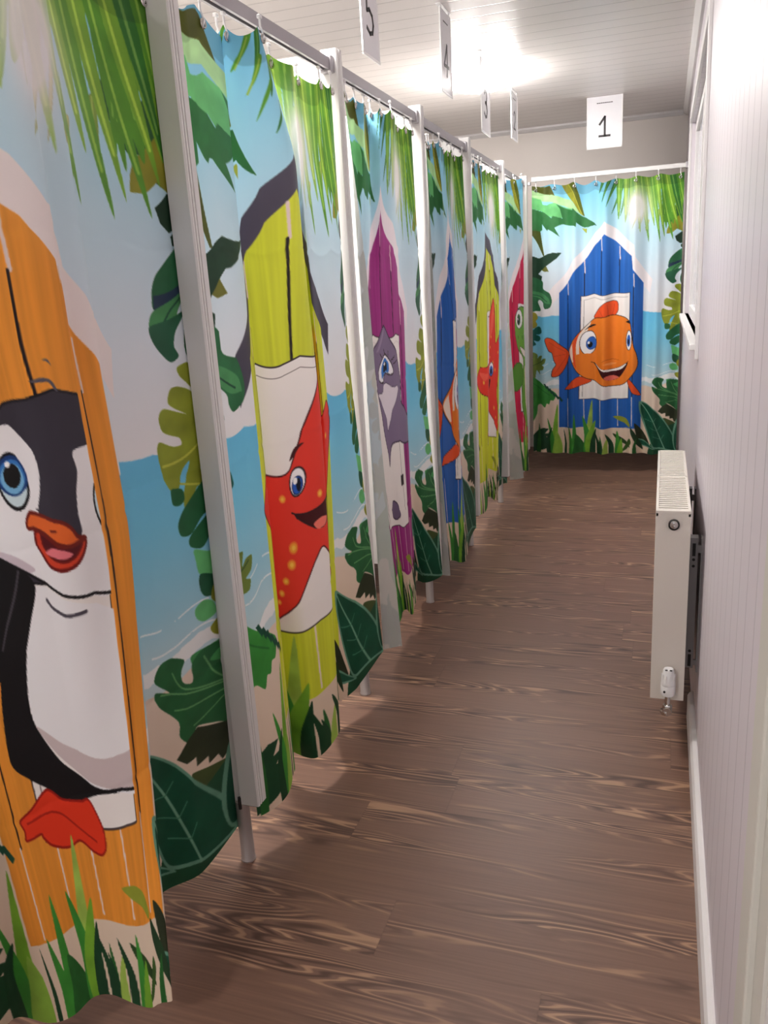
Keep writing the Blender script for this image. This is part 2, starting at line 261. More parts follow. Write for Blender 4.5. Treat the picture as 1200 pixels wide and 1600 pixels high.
# ------------------------------------------------------------------ printed cloth
ART = {"starfrond":[["p",[88,150,44],1,[.4464,.0,.4311,.015,.4073,.0301,.3868,.0476,.4171,.0326,.4416,.0175,.4644,.0],None,0],
["p",[88,150,44],1,[.4669,.0226,.4533,.0401,.4416,.0576,.4256,.0702,.4498,.0526,.4661,.0376,.4787,.0251],None,0],
["p",[88,150,44],1,[.4836,.0501,.4659,.0652,.4568,.0777,.4482,.0927,.4636,.0752,.4852,.0551],None,0],
["p",[52,116,44],1,[.4955,.0727,.4899,.0852,.4807,.0952,.4718,.1078,.4913,.0902,.4956,.0777],None,0],
["p",[88,150,44],1,[.3569,.0,.3482,.0125,.3608,.0125,.385,.0],None,0],
["l",[150,186,74],1,[.4511,.0025,.4315,.0201,.404,.0401],.004],
["l",[150,186,74],1,[.47,.0276,.4536,.0451,.4378,.0627],.004]],"leafs":[["p",[86,92,30],0,[-.0172,-.003,.132,.0045,.1628,.0378,.1324,.0363,.0603,.0226,-.0171,.0115],None,0],
["p",[176,220,158],0,[-.0171,.013,.0603,.0226,.1324,.0363,.1933,.0398,.2599,.0553,.316,.088,.3524,.1053,.2828,.0922,.2159,.0719,.1715,.0656,-.017,.0392],None,0],
["p",[108,190,118],0,[-.017,.0378,.0605,.0444,.0745,.0625,.1078,.0684,.1659,.0639,.2828,.0908,.211,.112,.15,.118,.0887,.0965,.0664,.0853,-.0169,.0771],None,0],
["p",[50,112,62],0,[-.0169,.0771,.0692,.0869,.0886,.0921,.1416,.1176,.1499,.1093,.2083,.1148,.1939,.0825,.1715,.0664,.216,.0777,.2773,.0948,.2839,.0894,.3107,.0992,.372,.1133,.4398,.1546,.3617,.1471,.3115,.1364,.309,.1521,.2728,.1485,.2114,.135,.1892,.1399,.1615,.1502,.1926,.1798,.1338,.1606,.117,.1542,.1115,.1591,.0695,.1304,.0714,.1522,.0558,.1568,-.0166,.1538],None,0],
["p",[150,150,46],0,[.2009,-.003,.2506,-.0017,.3041,.0474,.358,.107,.3384,.1004,.2711,.0601,.2262,.0236],None,0],
["p",[98,108,34],0,[.2506,-.0017,.2976,-.0002,.3315,.0372,.3652,.1073,.358,.107,.3041,.0502],None,0],
["l",[196,196,80],1,[.2424,-.0009,.2929,.0411,.3468,.1008],.004],
["p",[78,86,36],0,[-.0166,.1538,.0558,.1568,.0701,.1996,.0883,.2459,.0777,.2449,.0338,.2011,.0002,.1726],None,0],
["p",[150,160,60],0,[.3479,.1499,.3797,.153,.3767,.17],None,0],
["p",[34,62,44],0,[-.0163,.2444,.0425,.2541,.1012,.2428,.2045,.2363,.1741,.259,.1407,.2743,.1044,.2834,.0652,.297,.0372,.3111,.0693,.3193,.0627,.335,.0402,.3389,.0065,.3454,-.016,.3478],None,0],
["p",[110,112,48],0,[.0652,.2964,.1016,.2833,.122,.3059,.0849,.3028],None,0],
["p",[46,104,66],1,[-.0198,.3295,.0702,.3366,.078,.3655,.127,.3854,.1446,.4146,.1313,.4376,.0936,.4418,.08,.432,.0754,.4166,.0497,.4056,.0347,.4154,.0575,.4449,.0183,.4492,-.0194,.4428],None,0],
["p",[74,140,88],1,[-.0046,.3752,.0706,.3816,.1196,.4036,.1311,.4244,.0934,.4192,.0482,.4014,-.0045,.3916],None,0],
["l",[26,66,50],1,[-.0046,.3875,.0556,.3934,.1085,.4156],.004],
["p",[150,142,48],1,[-.0194,.4531,.0221,.4584,.032,.4754,.0185,.4876,.0299,.5005,.0111,.5126,-.0192,.5118],None,0],
["p",[24,92,80],1,[-.0191,.5371,.0148,.5127,.0398,.5058,.0564,.5116,.0619,.5285,.0415,.5364,.015,.537,.0453,.5428,.0529,.5537,.0341,.5639,.0075,.5612,.019,.5764,-.019,.5799],None,0],
["p",[112,132,58],1,[-.0189,.61,.0267,.613,.0306,.6281,.042,.6197,.0648,.618,.0573,.6371,.0725,.6288,.0953,.6293,.0878,.6463,.065,.6545,.0803,.659,.0728,.6718,.0461,.6757,.05,.6908,.0233,.6753,.012,.7097,-.0186,.7092],None,0],
["l",[60,90,46],1,[-.0035,.6576,.0421,.6455,.0801,.6333],.004],
["p",[58,140,58],1,[-.0262,.7091,.0349,.7143,.0809,.7323,.1308,.7482,.1731,.7638,.158,.7895,.1351,.7915,.1237,.807,.1045,.8045,.0893,.82,.0585,.8063,.0316,.8128,.0241,.8463,-.0027,.8775,-.0257,.8818],None,0],
["p",[28,76,58],0,[.077,.7271,.0908,.7255,.1093,.7423,.1002,.7473],None,0],
["p",[28,76,58],0,[.0978,.7369,.1115,.7354,.13,.752,.1209,.7571],None,0],
["p",[28,76,58],0,[.1185,.7467,.1323,.7451,.1508,.7618,.1417,.7669],None,0],
["p",[28,76,58],0,[.1393,.7565,.153,.7549,.1716,.7715,.1625,.7766],None,0],
["p",[28,76,58],0,[.1601,.7662,.1738,.7647,.1924,.7813,.1833,.7863],None,0],
["p",[28,76,58],0,[.1809,.776,.1946,.7744,.2133,.791,.2041,.7962],None,0],
["l",[40,110,48],1,[-.0186,.7179,.0504,.745,.1272,.7719],.005],
["p",[30,70,44],0,[-.0025,.9317,.036,.9092,.0745,.9004,.1208,.9051,.0901,.923,.1364,.9232,.098,.9388,.1443,.9412,.1058,.9545,.1484,.9591,.106,.9703,.1447,.9748,.0906,.986,-.0022,.9994],None,0],
["p",[112,190,112],0,[.9014,.0546,.945,.0409,.9991,.0453,.965,.0609,.9501,.0675,.8954,.0852],None,0],
["p",[44,92,50],0,[.8907,.0855,.9291,.0929,.9523,.105,.9859,.0959,1.0077,.1047,1.042,.1164,1.0371,.1967,1.0041,.199,.9658,.1847,.9505,.1572,.9099,.1591,.8854,.1403,.8612,.115],None,0],
["p",[140,140,44],0,[.9202,.1641,.9505,.1495,.979,.1377,1.0185,.1412,1.0423,.1737,1.0302,.2062,1.0018,.1987,.9661,.1836,.9366,.1951,.9052,.1975,.9099,.1808],None,0],
["p",[30,58,40],0,[.9542,.2086,.9929,.1972,1.013,.2006,1.0279,.2358,.9848,.2363,.9638,.2251],None,0],
["p",[30,58,40],0,[.9885,.2406,1.018,.2373,1.0271,.2589,.9931,.2505],None,0],
["p",[40,98,62],1,[.9239,.2936,.9386,.2764,.9732,.2608,1.0092,.2535,1.0373,.2564,1.029,.2917,.9833,.2961,.9518,.3,.9225,.3143],None,0],
["p",[36,54,78],0,[.9252,.2995,.9683,.2958,1.0244,.2905,1.0218,.301,.937,.3147,.9235,.3143],None,0],
["p",[70,134,82],1,[.9197,.3164,.9547,.3074,1.0222,.2992,.9847,.3186,.967,.3363,.9364,.3506,.9171,.3439,.9073,.3313],None,0],
["l",[30,72,56],1,[.9301,.3367,.9626,.3156,1.0061,.3042],.004],
["p",[38,90,64],1,[.9065,.3334,.9103,.348,.9276,.3614,.9488,.3712,.9714,.3668,.9617,.3545,.9714,.3388,1.0066,.3218,.9439,.3262],None,0],
["p",[40,98,62],1,[1.004,.3359,1.0407,.3257,1.0282,.3789,1.0028,.3766,.9919,.3589],None,0],
["p",[138,150,46],1,[.9627,.3784,.9922,.3771,1.0106,.3871,1.0352,.4149,1.007,.4114,.9814,.3975,.9654,.3876],None,0],
["p",[138,150,46],1,[.931,.4077,.9401,.3998,.9567,.3991,.9892,.4081,1.0317,.4297,1.047,.4554,.9903,.4446,.9716,.4328,.9416,.4219,.9295,.4158],None,0],
["p",[138,150,46],1,[.9013,.4324,.9102,.423,.9275,.4223,.9765,.4347,1.0251,.457,1.0441,.492,1.0318,.5215,.9775,.5206,.9555,.542,.9389,.5365,.9429,.5189,.9584,.4965,.965,.4864,.9445,.4941,.9301,.514,.9079,.5124,.8914,.4914,.8865,.468,.8964,.458,.9282,.4644,.9499,.4648,.9452,.456,.908,.4468],None,0],
["l",[188,192,72],1,[.8966,.4857,.9518,.4804,1.0224,.4682],.005],
["l",[188,192,72],1,[.9367,.5089,.9755,.5171,1.0192,.5268],.004],
["p",[36,98,58],1,[.9108,.513,.9375,.5153,.9421,.5277,.9288,.5335,.9112,.5301],None,0],
["p",[36,98,58],1,[1.0448,.5136,.9864,.5198,.9382,.5384,.9188,.555,.9239,.5693,.9486,.5718,.981,.5581,1.0421,.551],None,0],
["p",[36,98,58],1,[1.047,.555,.9794,.563,.9446,.5747,.9442,.5864,.9733,.5951,1.0075,.5833,1.0487,.5747],None,0],
["p",[104,190,116],1,[.952,.5922,.9865,.6037,1.0332,.6139,1.0396,.6372,.9937,.6345,.9612,.6258,.9539,.6072],None,0],
["p",[32,84,56],1,[.9612,.6258,.9964,.6359,1.037,.6479,1.0143,.6635,.9726,.6576,.959,.6442],None,0],
["p",[104,190,116],1,[.9446,.664,.9642,.6595,.9886,.6693,.9956,.6858,.9631,.6858,.9462,.676],None,0],
["p",[142,146,44],1,[.996,.6492,1.0346,.6572,1.0218,.6833,.9851,.6654],None,0],
["p",[142,146,44],1,[.9757,.699,.9994,.6957,1.0003,.7163,.9825,.7099],None,0],
["p",[62,136,76],1,[.9281,.718,.9635,.7189,1.0283,.7328,1.0302,.7788,.9461,.7453],None,0],
["p",[40,98,56],1,[.8294,.7271,.8448,.711,.8766,.7085,.9135,.7164,.9034,.7291,.9058,.7422,.9306,.7503,.9291,.7284,.9511,.7186,.987,.7234,1.0545,.7431,1.0844,.8023,1.0681,.8745,.9753,.8262,.934,.8083,.9184,.823,.8906,.8092,.8883,.7889,.8398,.7599,.8292,.7403,.8717,.7498],None,0],
["l",[98,156,96],1,[.8479,.7475,.9237,.7611,1.0149,.7878],.0035],
["l",[98,156,96],1,[.8807,.7737,.9561,.7831,1.0267,.7999],.0035],
["l",[98,156,96],1,[.8787,.7272,.9037,.7493,1.0019,.7805],.0035],
["l",[98,156,96],1,[.9558,.7283,.9776,.759,1.009,.7818],.0035],
["l",[98,156,96],1,[.9274,.804,.9894,.8004,1.0326,.8061],.0035],
["p",[70,150,84],1,[.9679,.739,1.0063,.7339,1.0538,.7462,1.0224,.757],None,0],
["p",[46,54,34],0,[.879,.8362,.9078,.8186,.9338,.8092,1.0689,.8712,1.0576,.9207,.992,.8807,.9804,.8817,.9721,.8689,.953,.8689,.952,.8576,.9288,.8576,.9281,.8451,.9041,.8467],None,0],
["p",[70,84,44],1,[.9154,.867,.9487,.8711,1.0576,.9207,1.0573,.9825,.9734,.93],None,0],
["p",[30,78,52],0,[.845,.93,.9,.9,1.04,.88,1.04,1.03,.8,1.03,.81,.985],None,0],
["p",[104,154,130],1,[.7505,.7981,.8026,.8088,.8709,.8378,.9253,.8742,.98,.9338,1.0162,1.0007,.9191,.9839,.8498,.9749,.8137,.9363,.7739,.8804,.7506,.8331],None,0],
["p",[20,78,56],1,[.7621,.8043,.8061,.8134,.8665,.8403,.919,.8757,.9694,.9313,1.0032,.9937,.9165,.9784,.8518,.9699,.8213,.9355,.7861,.8833,.7613,.8372],None,0],
["l",[112,160,134],1,[.7575,.8041,.8484,.8776,.9298,.9838],.006],
["l",[70,128,100],1,[.845,.8746,.8667,.8611],.003],
["l",[70,128,100],1,[.845,.8746,.7808,.8657],.003],
["l",[70,128,100],1,[.8767,.9121,.818,.8959],.003],
["l",[70,128,100],1,[.8767,.9121,.8988,.8943],.003],
["l",[70,128,100],1,[.904,.9455,.8476,.9318],.003],
["l",[70,128,100],1,[.904,.9455,.9219,.9289],.003],
["p",[104,154,130],1,[.9733,.9476,.9788,.9052,1.0067,.8671,1.0832,.9057,1.0636,.9869,.9958,.9943],None,0],
["p",[22,74,54],1,[.983,.9534,.9895,.9109,1.0152,.8786,1.0817,.9124,1.0653,.9801,.9972,.9879],None,0],
["p",[44,52,34],1,[.7218,.8831,.7712,.9115,.8187,.9621,.7607,.9448,.741,.9403],None,0],
["p",[104,154,130],1,[.7409,.9435,.7855,.9499,.8646,.9808,.8066,.9742,.7532,.9671],None,0],
["p",[26,84,62],1,[.7473,.9479,.7891,.9549,.8496,.9767,.801,.9697,.7566,.9642],None,0],
["p",[142,152,52],1,[.5693,.8569,.6169,.8551,.6635,.8662,.6912,.8881,.6862,.899,.6486,.8822,.602,.8702],None,0],
["p",[36,62,38],1,[.6955,.899,.7272,.921,.7676,.9646,.7762,.9863,.7366,.9645,.7003,.9252],None,0],
["p",[44,72,36],1,[.5691,.9226,.6275,.9381,.6785,.9601,.6946,.9776,.6516,.9644,.5969,.9468],None,0],
["p",[60,92,42],1,[.6294,.995,.6595,.9688,.6894,.9426,.7017,.9601,.6678,.9863],None,0]],"grass":[["p",[40,98,44],1,[.021,1.006,.031,.9408,.042,.8822,.0569,.9409,.052,1.006],None,0],
["p",[118,172,52],1,[.1372,1.006,.1441,.9322,.1812,.8031,.183,.9323,.1836,1.0059],None,0],
["p",[60,140,52],1,[.1294,1.006,.1297,.9321,.1089,.8625,.1588,.9322,.1643,1.006],None,0],
["p",[140,184,70],1,[.1488,1.006,.1588,.9591,.1749,.9099,.2075,.9592,.2069,1.0059],None,0],
["p",[28,66,40],1,[.1062,1.006,.1043,.941,.1477,.8963,.1303,.9411,.1372,1.006],None,0],
["p",[60,140,52],1,[.2611,1.0059,.2636,.9593,.2555,.8924,.2961,.9594,.2998,1.0059],None,0],
["p",[60,140,52],1,[.2843,1.0059,.2886,.9326,.3009,.844,.321,.9328,.323,1.0059],None,0],
["p",[40,98,44],1,[.2921,1.0059,.3054,.9639,.3139,.9238,.3704,.964,.3695,1.0058],None,0],
["p",[28,66,40],1,[.2224,1.0059,.2263,.9593,.2171,.9011,.2406,.9593,.2394,1.0059],None,0],
["p",[160,192,84],1,[.3734,1.0058,.3814,.9152,.4188,.7923,.4235,.9154,.4237,1.0058],None,0],
["p",[60,140,52],1,[.3695,1.0058,.3718,.9329,.3587,.8532,.4108,.933,.416,1.0058],None,0],
["p",[118,172,52],1,[.385,1.0058,.381,.9418,.4438,.8714,.4329,.942,.4469,1.0058],None,0],
["p",[28,66,40],1,[.4082,1.0058,.4141,.9508,.4484,.9022,.4466,.9508,.4469,1.0058],None,0],
["p",[28,66,40],1,[.4624,1.0058,.4579,.9641,.4372,.9154,.4839,.9642,.4934,1.0058],None,0],
["p",[40,98,44],1,[.4856,1.0058,.4843,.9642,.4838,.9289,.5038,.9642,.5089,1.0058],None,0],
["p",[160,192,84],1,[.5089,1.0058,.5121,.9686,.5381,.9378,.5381,.9686,.5399,1.0057],None,0],
["p",[28,66,40],1,[.5476,1.0057,.5451,.9598,.5222,.9202,.5711,.9599,.5786,1.0057],None,0],
["p",[28,66,40],1,[.4823,1.0058,.4836,.973,.4731,.9421,.503,.973,.5055,1.0058],None,0],
["p",[160,192,84],1,[.5055,1.0058,.5076,.9818,.5276,.9554,.5336,.9818,.5365,1.0058],None,0],
["p",[28,66,40],1,[.552,1.0057,.5434,.9598,.5228,.9246,.5661,.9599,.5791,1.0057],None,0],
["p",[60,140,52],1,[.583,1.0057,.5872,.9599,.5957,.9117,.6197,.96,.6217,1.0057],None,0],
["p",[118,172,52],1,[.5985,1.0057,.6047,.9731,.6276,.9425,.6372,.9731,.6372,1.0057],None,0],
["p",[40,98,44],1,[.7146,1.0057,.7156,.9732,.7358,.9428,.7351,.9733,.7378,1.0056],None,0]],"frond":[["p",[52,116,44],1,[.4763,-.003,.4645,.018,.4556,.0409,.4784,.0187,.4984,-.003],None,0],
["l",[94,154,68],1,[.4873,-.003,.4715,.0184,.4635,.0296],.004],
["p",[52,116,44],1,[.5178,-.0006,.4944,.0308,.4774,.0682,.5101,.0315,.5426,.0006],None,0],
["l",[94,154,68],1,[.5302,.0,.5022,.0312,.4898,.0497],.004],
["p",[52,116,44],1,[.5647,.0017,.5353,.0412,.5095,.0847,.5527,.042,.5923,.0031],None,0],
["l",[94,154,68],1,[.5785,.0024,.544,.0416,.5267,.0631],.004],
["p",[52,116,44],1,[.6032,.0008,.5773,.0573,.5438,.1184,.5947,.0581,.6308,.0021],None,0],
["l",[94,154,68],1,[.617,.0015,.586,.0577,.5649,.088],.004],
["p",[52,116,44],1,[.6442,-.003,.6136,.0674,.5941,.129,.631,.0682,.6718,-.003],None,0],
["l",[94,154,68],1,[.658,-.003,.6223,.0678,.6082,.0984],.004],
["p",[88,150,44],1,[.6635,-.003,.6481,.0802,.6319,.1447,.6638,.0809,.6883,-.003],None,0],
["l",[130,188,68],1,[.6759,-.003,.656,.0805,.6439,.1126],.004],
["p",[52,116,44],1,[.6799,-.003,.6736,.0729,.6795,.1404,.6875,.0735,.702,-.003],None,0],
["l",[94,154,68],1,[.691,-.003,.6805,.0732,.68,.1068],.004],
["p",[52,116,44],1,[.6964,-.003,.7006,.0265,.6998,.0713,.7284,.0278,.7405,-.003],None,0],
["l",[94,154,68],1,[.7185,-.003,.7145,.0272,.7072,.0492],.004],
["p",[88,150,44],1,[.6828,.055,.6584,.0988,.6569,.1274,.7025,.0936,.7169,.05],None,0],
["l",[130,188,68],1,[.6999,.0525,.6804,.0962,.6688,.1119],.004],
["p",[128,150,72],1,[.746,.0455,.711,.1251,.6801,.1758,.7303,.1231,.7606,.0432],None,0],
["l",[170,188,96],1,[.7533,.0443,.7207,.1241,.7006,.1501],.004],
["p",[140,150,90],1,[.7574,.1034,.7355,.1497,.721,.1809,.7446,.1489,.7644,.1026],None,0],
["l",[182,188,114],1,[.7609,.103,.7401,.1493,.7306,.1651],.004],
["p",[150,160,80],1,[.7759,.1464,.7627,.1684,.7694,.1841,.7766,.1676,.7858,.1457],None,0],
["l",[192,198,104],1,[.7809,.1461,.7697,.168,.7695,.176],.004],
["p",[120,172,52],1,[.8278,.0226,.8155,.0562,.8394,.0733,.8605,.0492,.8625,.0162],None,0],
["l",[162,210,76],1,[.8453,.0194,.8384,.0528,.8389,.063],.004],
["p",[88,150,44],1,[.8634,.016,.872,.09,.9036,.1793,.9078,.0848,.8911,.0105],None,0],
["l",[130,188,68],1,[.8774,.0133,.8901,.0874,.8967,.1324],.004],
["p",[88,150,44],1,[.8911,.0143,.8853,.0808,.8822,.1828,.9097,.0771,.9098,.0104],None,0],
["l",[130,188,68],1,[.9005,.0124,.8976,.079,.8901,.1303],.004],
["p",[120,150,60],1,[.8426,.119,.8358,.1487,.85,.1816,.8557,.1469,.8579,.1172],None,0],
["l",[162,188,84],1,[.8503,.1181,.8458,.1478,.8479,.1646],.004],
["p",[88,150,44],1,[.9028,.0081,.9016,.0857,.943,.1664,.9496,.0781,.9396,-.0001],None,0],
["l",[130,188,68],1,[.9214,.004,.9258,.082,.9343,.1233],.004],
["p",[120,172,52],1,[.9374,.0004,.946,.0845,.9947,.1674,.9899,.0771,.9711,-.0076],None,0],
["l",[162,210,76],1,[.9543,-.0035,.9681,.0808,.9812,.123],.004],
["p",[88,150,44],1,[.9644,-.006,.9722,.0547,1.0035,.1074,1.0236,.0441,1.0043,-.0162],None,0],
["l",[130,188,68],1,[.9845,-.011,.998,.0495,1.0007,.0781],.004],
["p",[52,116,44],1,[.9867,-.0116,.9934,.0406,1.0177,.0906,1.0301,.0325,1.0152,-.0192],None,0],
["l",[94,154,68],1,[1.001,-.0153,1.0118,.0366,1.0147,.0633],.004],
["p",[88,150,44],1,[1.0218,-.021,1.0187,.0371,1.0357,.0874,1.0523,.0293,1.0478,-.0285],None,0],
["l",[130,188,68],1,[1.0348,-.0247,1.0356,.0333,1.0356,.0601],.004],
["p",[120,172,52],1,[1.0478,-.0285,1.0443,.023,1.0624,.063,1.0828,.0131,1.0777,-.0377],None,0],
["l",[162,210,76],1,[1.0628,-.033,1.0636,.0181,1.063,.0404],.004],
["p",[88,150,44],1,[.5735,-.01,.5729,.063,.585,.14,.6026,.063,.6065,-.01],None,0],
["l",[148,198,74],1,[.587,-.01,.585,.056,.586,.112],.006],
["p",[120,172,52],1,[.6185,-.01,.6179,.0675,.63,.15,.6476,.0675,.6515,-.01],None,0],
["l",[180,220,82],1,[.632,-.01,.63,.06,.631,.12],.006],
["p",[88,150,44],1,[.6535,-.01,.6561,.054,.672,.12,.6858,.054,.6865,-.01],None,0],
["l",[148,198,74],1,[.667,-.01,.6678,.048,.6716,.096],.006],
["p",[120,172,52],1,[.6885,-.01,.7036,.0855,.735,.19,.7333,.0855,.7215,-.01],None,0],
["l",[180,220,82],1,[.702,-.01,.714,.076,.729,.152],.006],
["p",[88,150,44],1,[.7185,-.01,.7427,.099,.785,.22,.7724,.099,.7515,-.01],None,0],
["l",[148,198,74],1,[.732,-.01,.752,.088,.775,.176],.006],
["p",[120,172,52],1,[.7485,-.01,.7749,.0765,.82,.17,.8046,.0765,.7815,-.01],None,0],
["l",[180,220,82],1,[.762,-.01,.784,.068,.809,.136],.006],
["p",[88,150,44],1,[.7785,-.01,.8116,.1035,.865,.23,.8414,.1035,.8115,-.01],None,0],
["l",[148,198,74],1,[.792,-.01,.82,.092,.851,.184],.006],
["p",[120,172,52],1,[.8085,-.01,.8417,.0945,.895,.21,.8714,.0945,.8415,-.01],None,0],
["l",[180,220,82],1,[.822,-.01,.85,.084,.881,.168],.006],
["p",[88,150,44],1,[.8435,-.01,.8834,.099,.945,.22,.9131,.099,.8765,-.01],None,0],
["l",[148,198,74],1,[.857,-.01,.891,.088,.928,.176],.006],
["p",[120,172,52],1,[.8785,-.01,.9162,.0855,.975,.19,.9459,.0855,.9115,-.01],None,0],
["l",[180,220,82],1,[.892,-.01,.924,.076,.959,.152],.006],
["p",[52,116,44],1,[.9135,-.01,.9466,.0765,1.0,.17,.9764,.0765,.9465,-.01],None,0],
["l",[112,164,74],1,[.927,-.01,.955,.068,.986,.136],.006],
["p",[88,150,44],1,[.9485,-.01,.9794,.072,1.03,.16,1.0091,.072,.9815,-.01],None,0],
["l",[148,198,74],1,[.962,-.01,.988,.064,1.017,.128],.006]],"fish":[["p",[232,84,36],1,[.2558,.6047,.2073,.5811,.1565,.5588,.1084,.5506,.0882,.5573,.1011,.5803,.1215,.602,.1444,.6096,.1574,.6368,.1703,.6527,.1477,.6737,.1429,.6994,.1861,.6943,.2238,.6664,.2512,.6314],[38,26,28],.004],
["l",[190,60,30],1,[.2457,.6066,.1821,.5877,.125,.5687],.0025],
["l",[190,60,30],1,[.2457,.6102,.1888,.6161,.1509,.6225],.0025],
["l",[190,60,30],1,[.2458,.6137,.2082,.6448,.1643,.6868],.0025],
["p",[232,84,36],1,[.4026,.7082,.3363,.7001,.2793,.7171,.225,.7479,.2989,.7431,.356,.7324,.4131,.7204],[38,26,28],.003],
["p",[232,84,36],1,[.657,.7069,.7063,.73,.7565,.7739,.7078,.7692,.6788,.7436],[38,26,28],.003],
["p",[232,84,36],1,[.4299,.4837,.4444,.4622,.4751,.4375,.5186,.4226,.5838,.4258,.5924,.4561,.5706,.4805,.5485,.4956,.4953,.484],[38,26,28],.003],
["l",[190,60,30],1,[.5332,.4884,.5322,.4578,.5252,.4342],.0025],
["l",[190,60,30],1,[.5458,.4887,.5636,.4586,.5691,.4354],.0025],
["l",[190,60,30],1,[.5142,.4845,.4821,.4632,.4668,.4527],.0025],
["p",[236,128,40],1,[.2557,.6019,.283,.5687,.3328,.5334,.3826,.5051,.4325,.4858,.4825,.4769,.5579,.4741,.6335,.4821,.6745,.5007,.6881,.526,.7071,.5915,.7272,.6208,.7375,.6555,.7234,.6829,.6864,.7101,.6426,.7306,.5792,.7382,.5154,.7345,.4385,.7193,.3745,.7056,.3232,.6837,.2844,.6476],[38,26,28],.004],
["p",[246,226,206],1,[.2608,.602,.2881,.5744,.2983,.576,.2887,.604,.2944,.6393,.2843,.6426],None,0],
["p",[232,84,36],1,[.2881,.5744,.3329,.5361,.3407,.5489,.3111,.5833,.3068,.6254,.3153,.668,.2946,.6478,.2887,.604],None,0],
["p",[246,230,214],1,[.3305,.5451,.3677,.515,.4076,.4968,.3832,.5291,.341,.5629,.3346,.6189,.3195,.6257,.3136,.5834],None,0],
["e",[246,244,246],.393,.5725,.0544,.0448,[38,26,28],.004],
["p",[236,128,40],1,[.3093,.622,.3471,.6121,.4105,.6148,.4488,.6281,.4369,.6559,.3353,.6542],None,0],
["e",[48,104,196],.4133,.5757,.0341,.0238,[20,50,110],.003],
["e",[16,18,30],.4046,.5811,.0152,.0112,None,0],
["e",[255,255,255],.3943,.5725,.0076,.0049,None,0],
["e",[246,244,246],.6734,.5701,.0215,.0366,[38,26,28],.004],
["e",[48,104,196],.6722,.5715,.0139,.0221,None,0],
["e",[16,18,30],.6698,.5756,.0063,.0103,None,0],
["p",[38,26,28],1,[.3679,.5232,.4016,.509,.4431,.5073,.4269,.5137,.3955,.517],None,0],
["p",[38,26,28],1,[.6468,.5,.6744,.498,.6799,.5089,.6595,.5044],None,0],
["p",[60,14,20],1,[.4304,.6502,.488,.6694,.577,.6737,.6651,.6528,.6309,.6884,.591,.7116,.5428,.7158,.4991,.7004,.4627,.6732],[38,26,28],.003],
["p",[248,244,240],1,[.4393,.6531,.488,.6694,.577,.6737,.6576,.6541,.6278,.6717,.5773,.682,.5137,.6796,.469,.6691],None,0],
["p",[226,110,96],1,[.508,.7027,.546,.6969,.5907,.7018,.6036,.7075,.5721,.7155,.5339,.715],None,0],
["l",[190,90,30],1,[.4936,.6429,.5125,.6376,.5632,.6371,.6013,.642],.0035],
["l",[38,26,28],1,[.4113,.647,.4304,.6516,.4394,.656],.004],
["l",[38,26,28],1,[.6526,.6561,.6713,.6474],.0035],
["p",[246,160,90],1,[.5002,.6528,.5382,.6493,.589,.6529,.5511,.6579],None,0]],"star":[["p",[226,58,44],1,[.635,.361,.59,.396,.54,.446,.47,.526,.435,.546,.35,.548,.26,.548,.2,.571,.19,.591,.25,.621,.35,.641,.355,.706,.342,.756,.352,.782,.385,.766,.44,.741,.5,.694,.53,.678,.58,.711,.66,.756,.705,.771,.72,.756,.7,.696,.685,.646,.72,.596,.755,.541,.765,.496,.75,.476,.71,.486,.68,.491,.675,.426,.665,.376],[70,16,20],.004],
["p",[240,96,74],1,[.63,.376,.6,.416,.58,.476,.62,.456,.65,.396],None,0],
["p",[240,96,74],1,[.24,.566,.32,.566,.36,.576,.3,.586],None,0],
["e",[234,112,50],.53,.596,.01,.0067,None,0],
["e",[240,160,58],.53,.596,.0074,.0048,None,0],
["e",[248,196,84],.53,.596,.0037,.0026,None,0],
["e",[234,112,50],.585,.506,.0084,.0056,None,0],
["e",[240,160,58],.585,.506,.0062,.004,None,0],
["e",[248,196,84],.585,.506,.0031,.0022,None,0],
["e",[234,112,50],.58,.536,.0084,.0056,None,0],
["e",[240,160,58],.58,.536,.0062,.004,None,0],
["e",[248,196,84],.58,.536,.0031,.0022,None,0],
["e",[234,112,50],.6,.476,.0075,.005,None,0],
["e",[240,160,58],.6,.476,.0056,.0036,None,0],
["e",[248,196,84],.6,.476,.0028,.002,None,0],
["e",[234,112,50],.42,.581,.01,.0067,None,0],
["e",[240,160,58],.42,.581,.0074,.0048,None,0],
["e",[248,196,84],.42,.581,.0037,.0026,None,0],
["e",[234,112,50],.44,.656,.0151,.01,None,0],
["e",[240,160,58],.44,.656,.0112,.0073,None,0],
["e",[248,196,84],.44,.656,.0056,.0039,None,0],
["e",[234,112,50],.43,.681,.0134,.0089,None,0],
["e",[240,160,58],.43,.681,.0099,.0064,None,0],
["e",[248,196,84],.43,.681,.005,.0035,None,0],
["e",[234,112,50],.41,.706,.01,.0067,None,0],
["e",[240,160,58],.41,.706,.0074,.0048,None,0],
["e",[248,196,84],.41,.706,.0037,.0026,None,0],
["e",[234,112,50],.395,.726,.0092,.0061,None,0],
["e",[240,160,58],.395,.726,.0068,.0044,None,0],
["e",[248,196,84],.395,.726,.0034,.0024,None,0],
["e",[234,112,50],.385,.741,.0075,.005,None,0],
["e",[240,160,58],.385,.741,.0056,.0036,None,0],
["e",[248,196,84],.385,.741,.0028,.002,None,0],
["e",[234,112,50],.62,.556,.01,.0067,None,0],
["e",[240,160,58],.62,.556,.0074,.0048,None,0],
["e",[248,196,84],.62,.556,.0037,.0026,None,0],
["e",[234,112,50],.66,.576,.01,.0067,None,0],
["e",[240,160,58],.66,.576,.0074,.0048,None,0],
["e",[248,196,84],.66,.576,.0037,.0026,None,0],
["e",[234,112,50],.63,.696,.0109,.0073,None,0],
["e",[240,160,58],.63,.696,.0081,.0052,None,0],
["e",[248,196,84],.63,.696,.004,.0028,None,0],
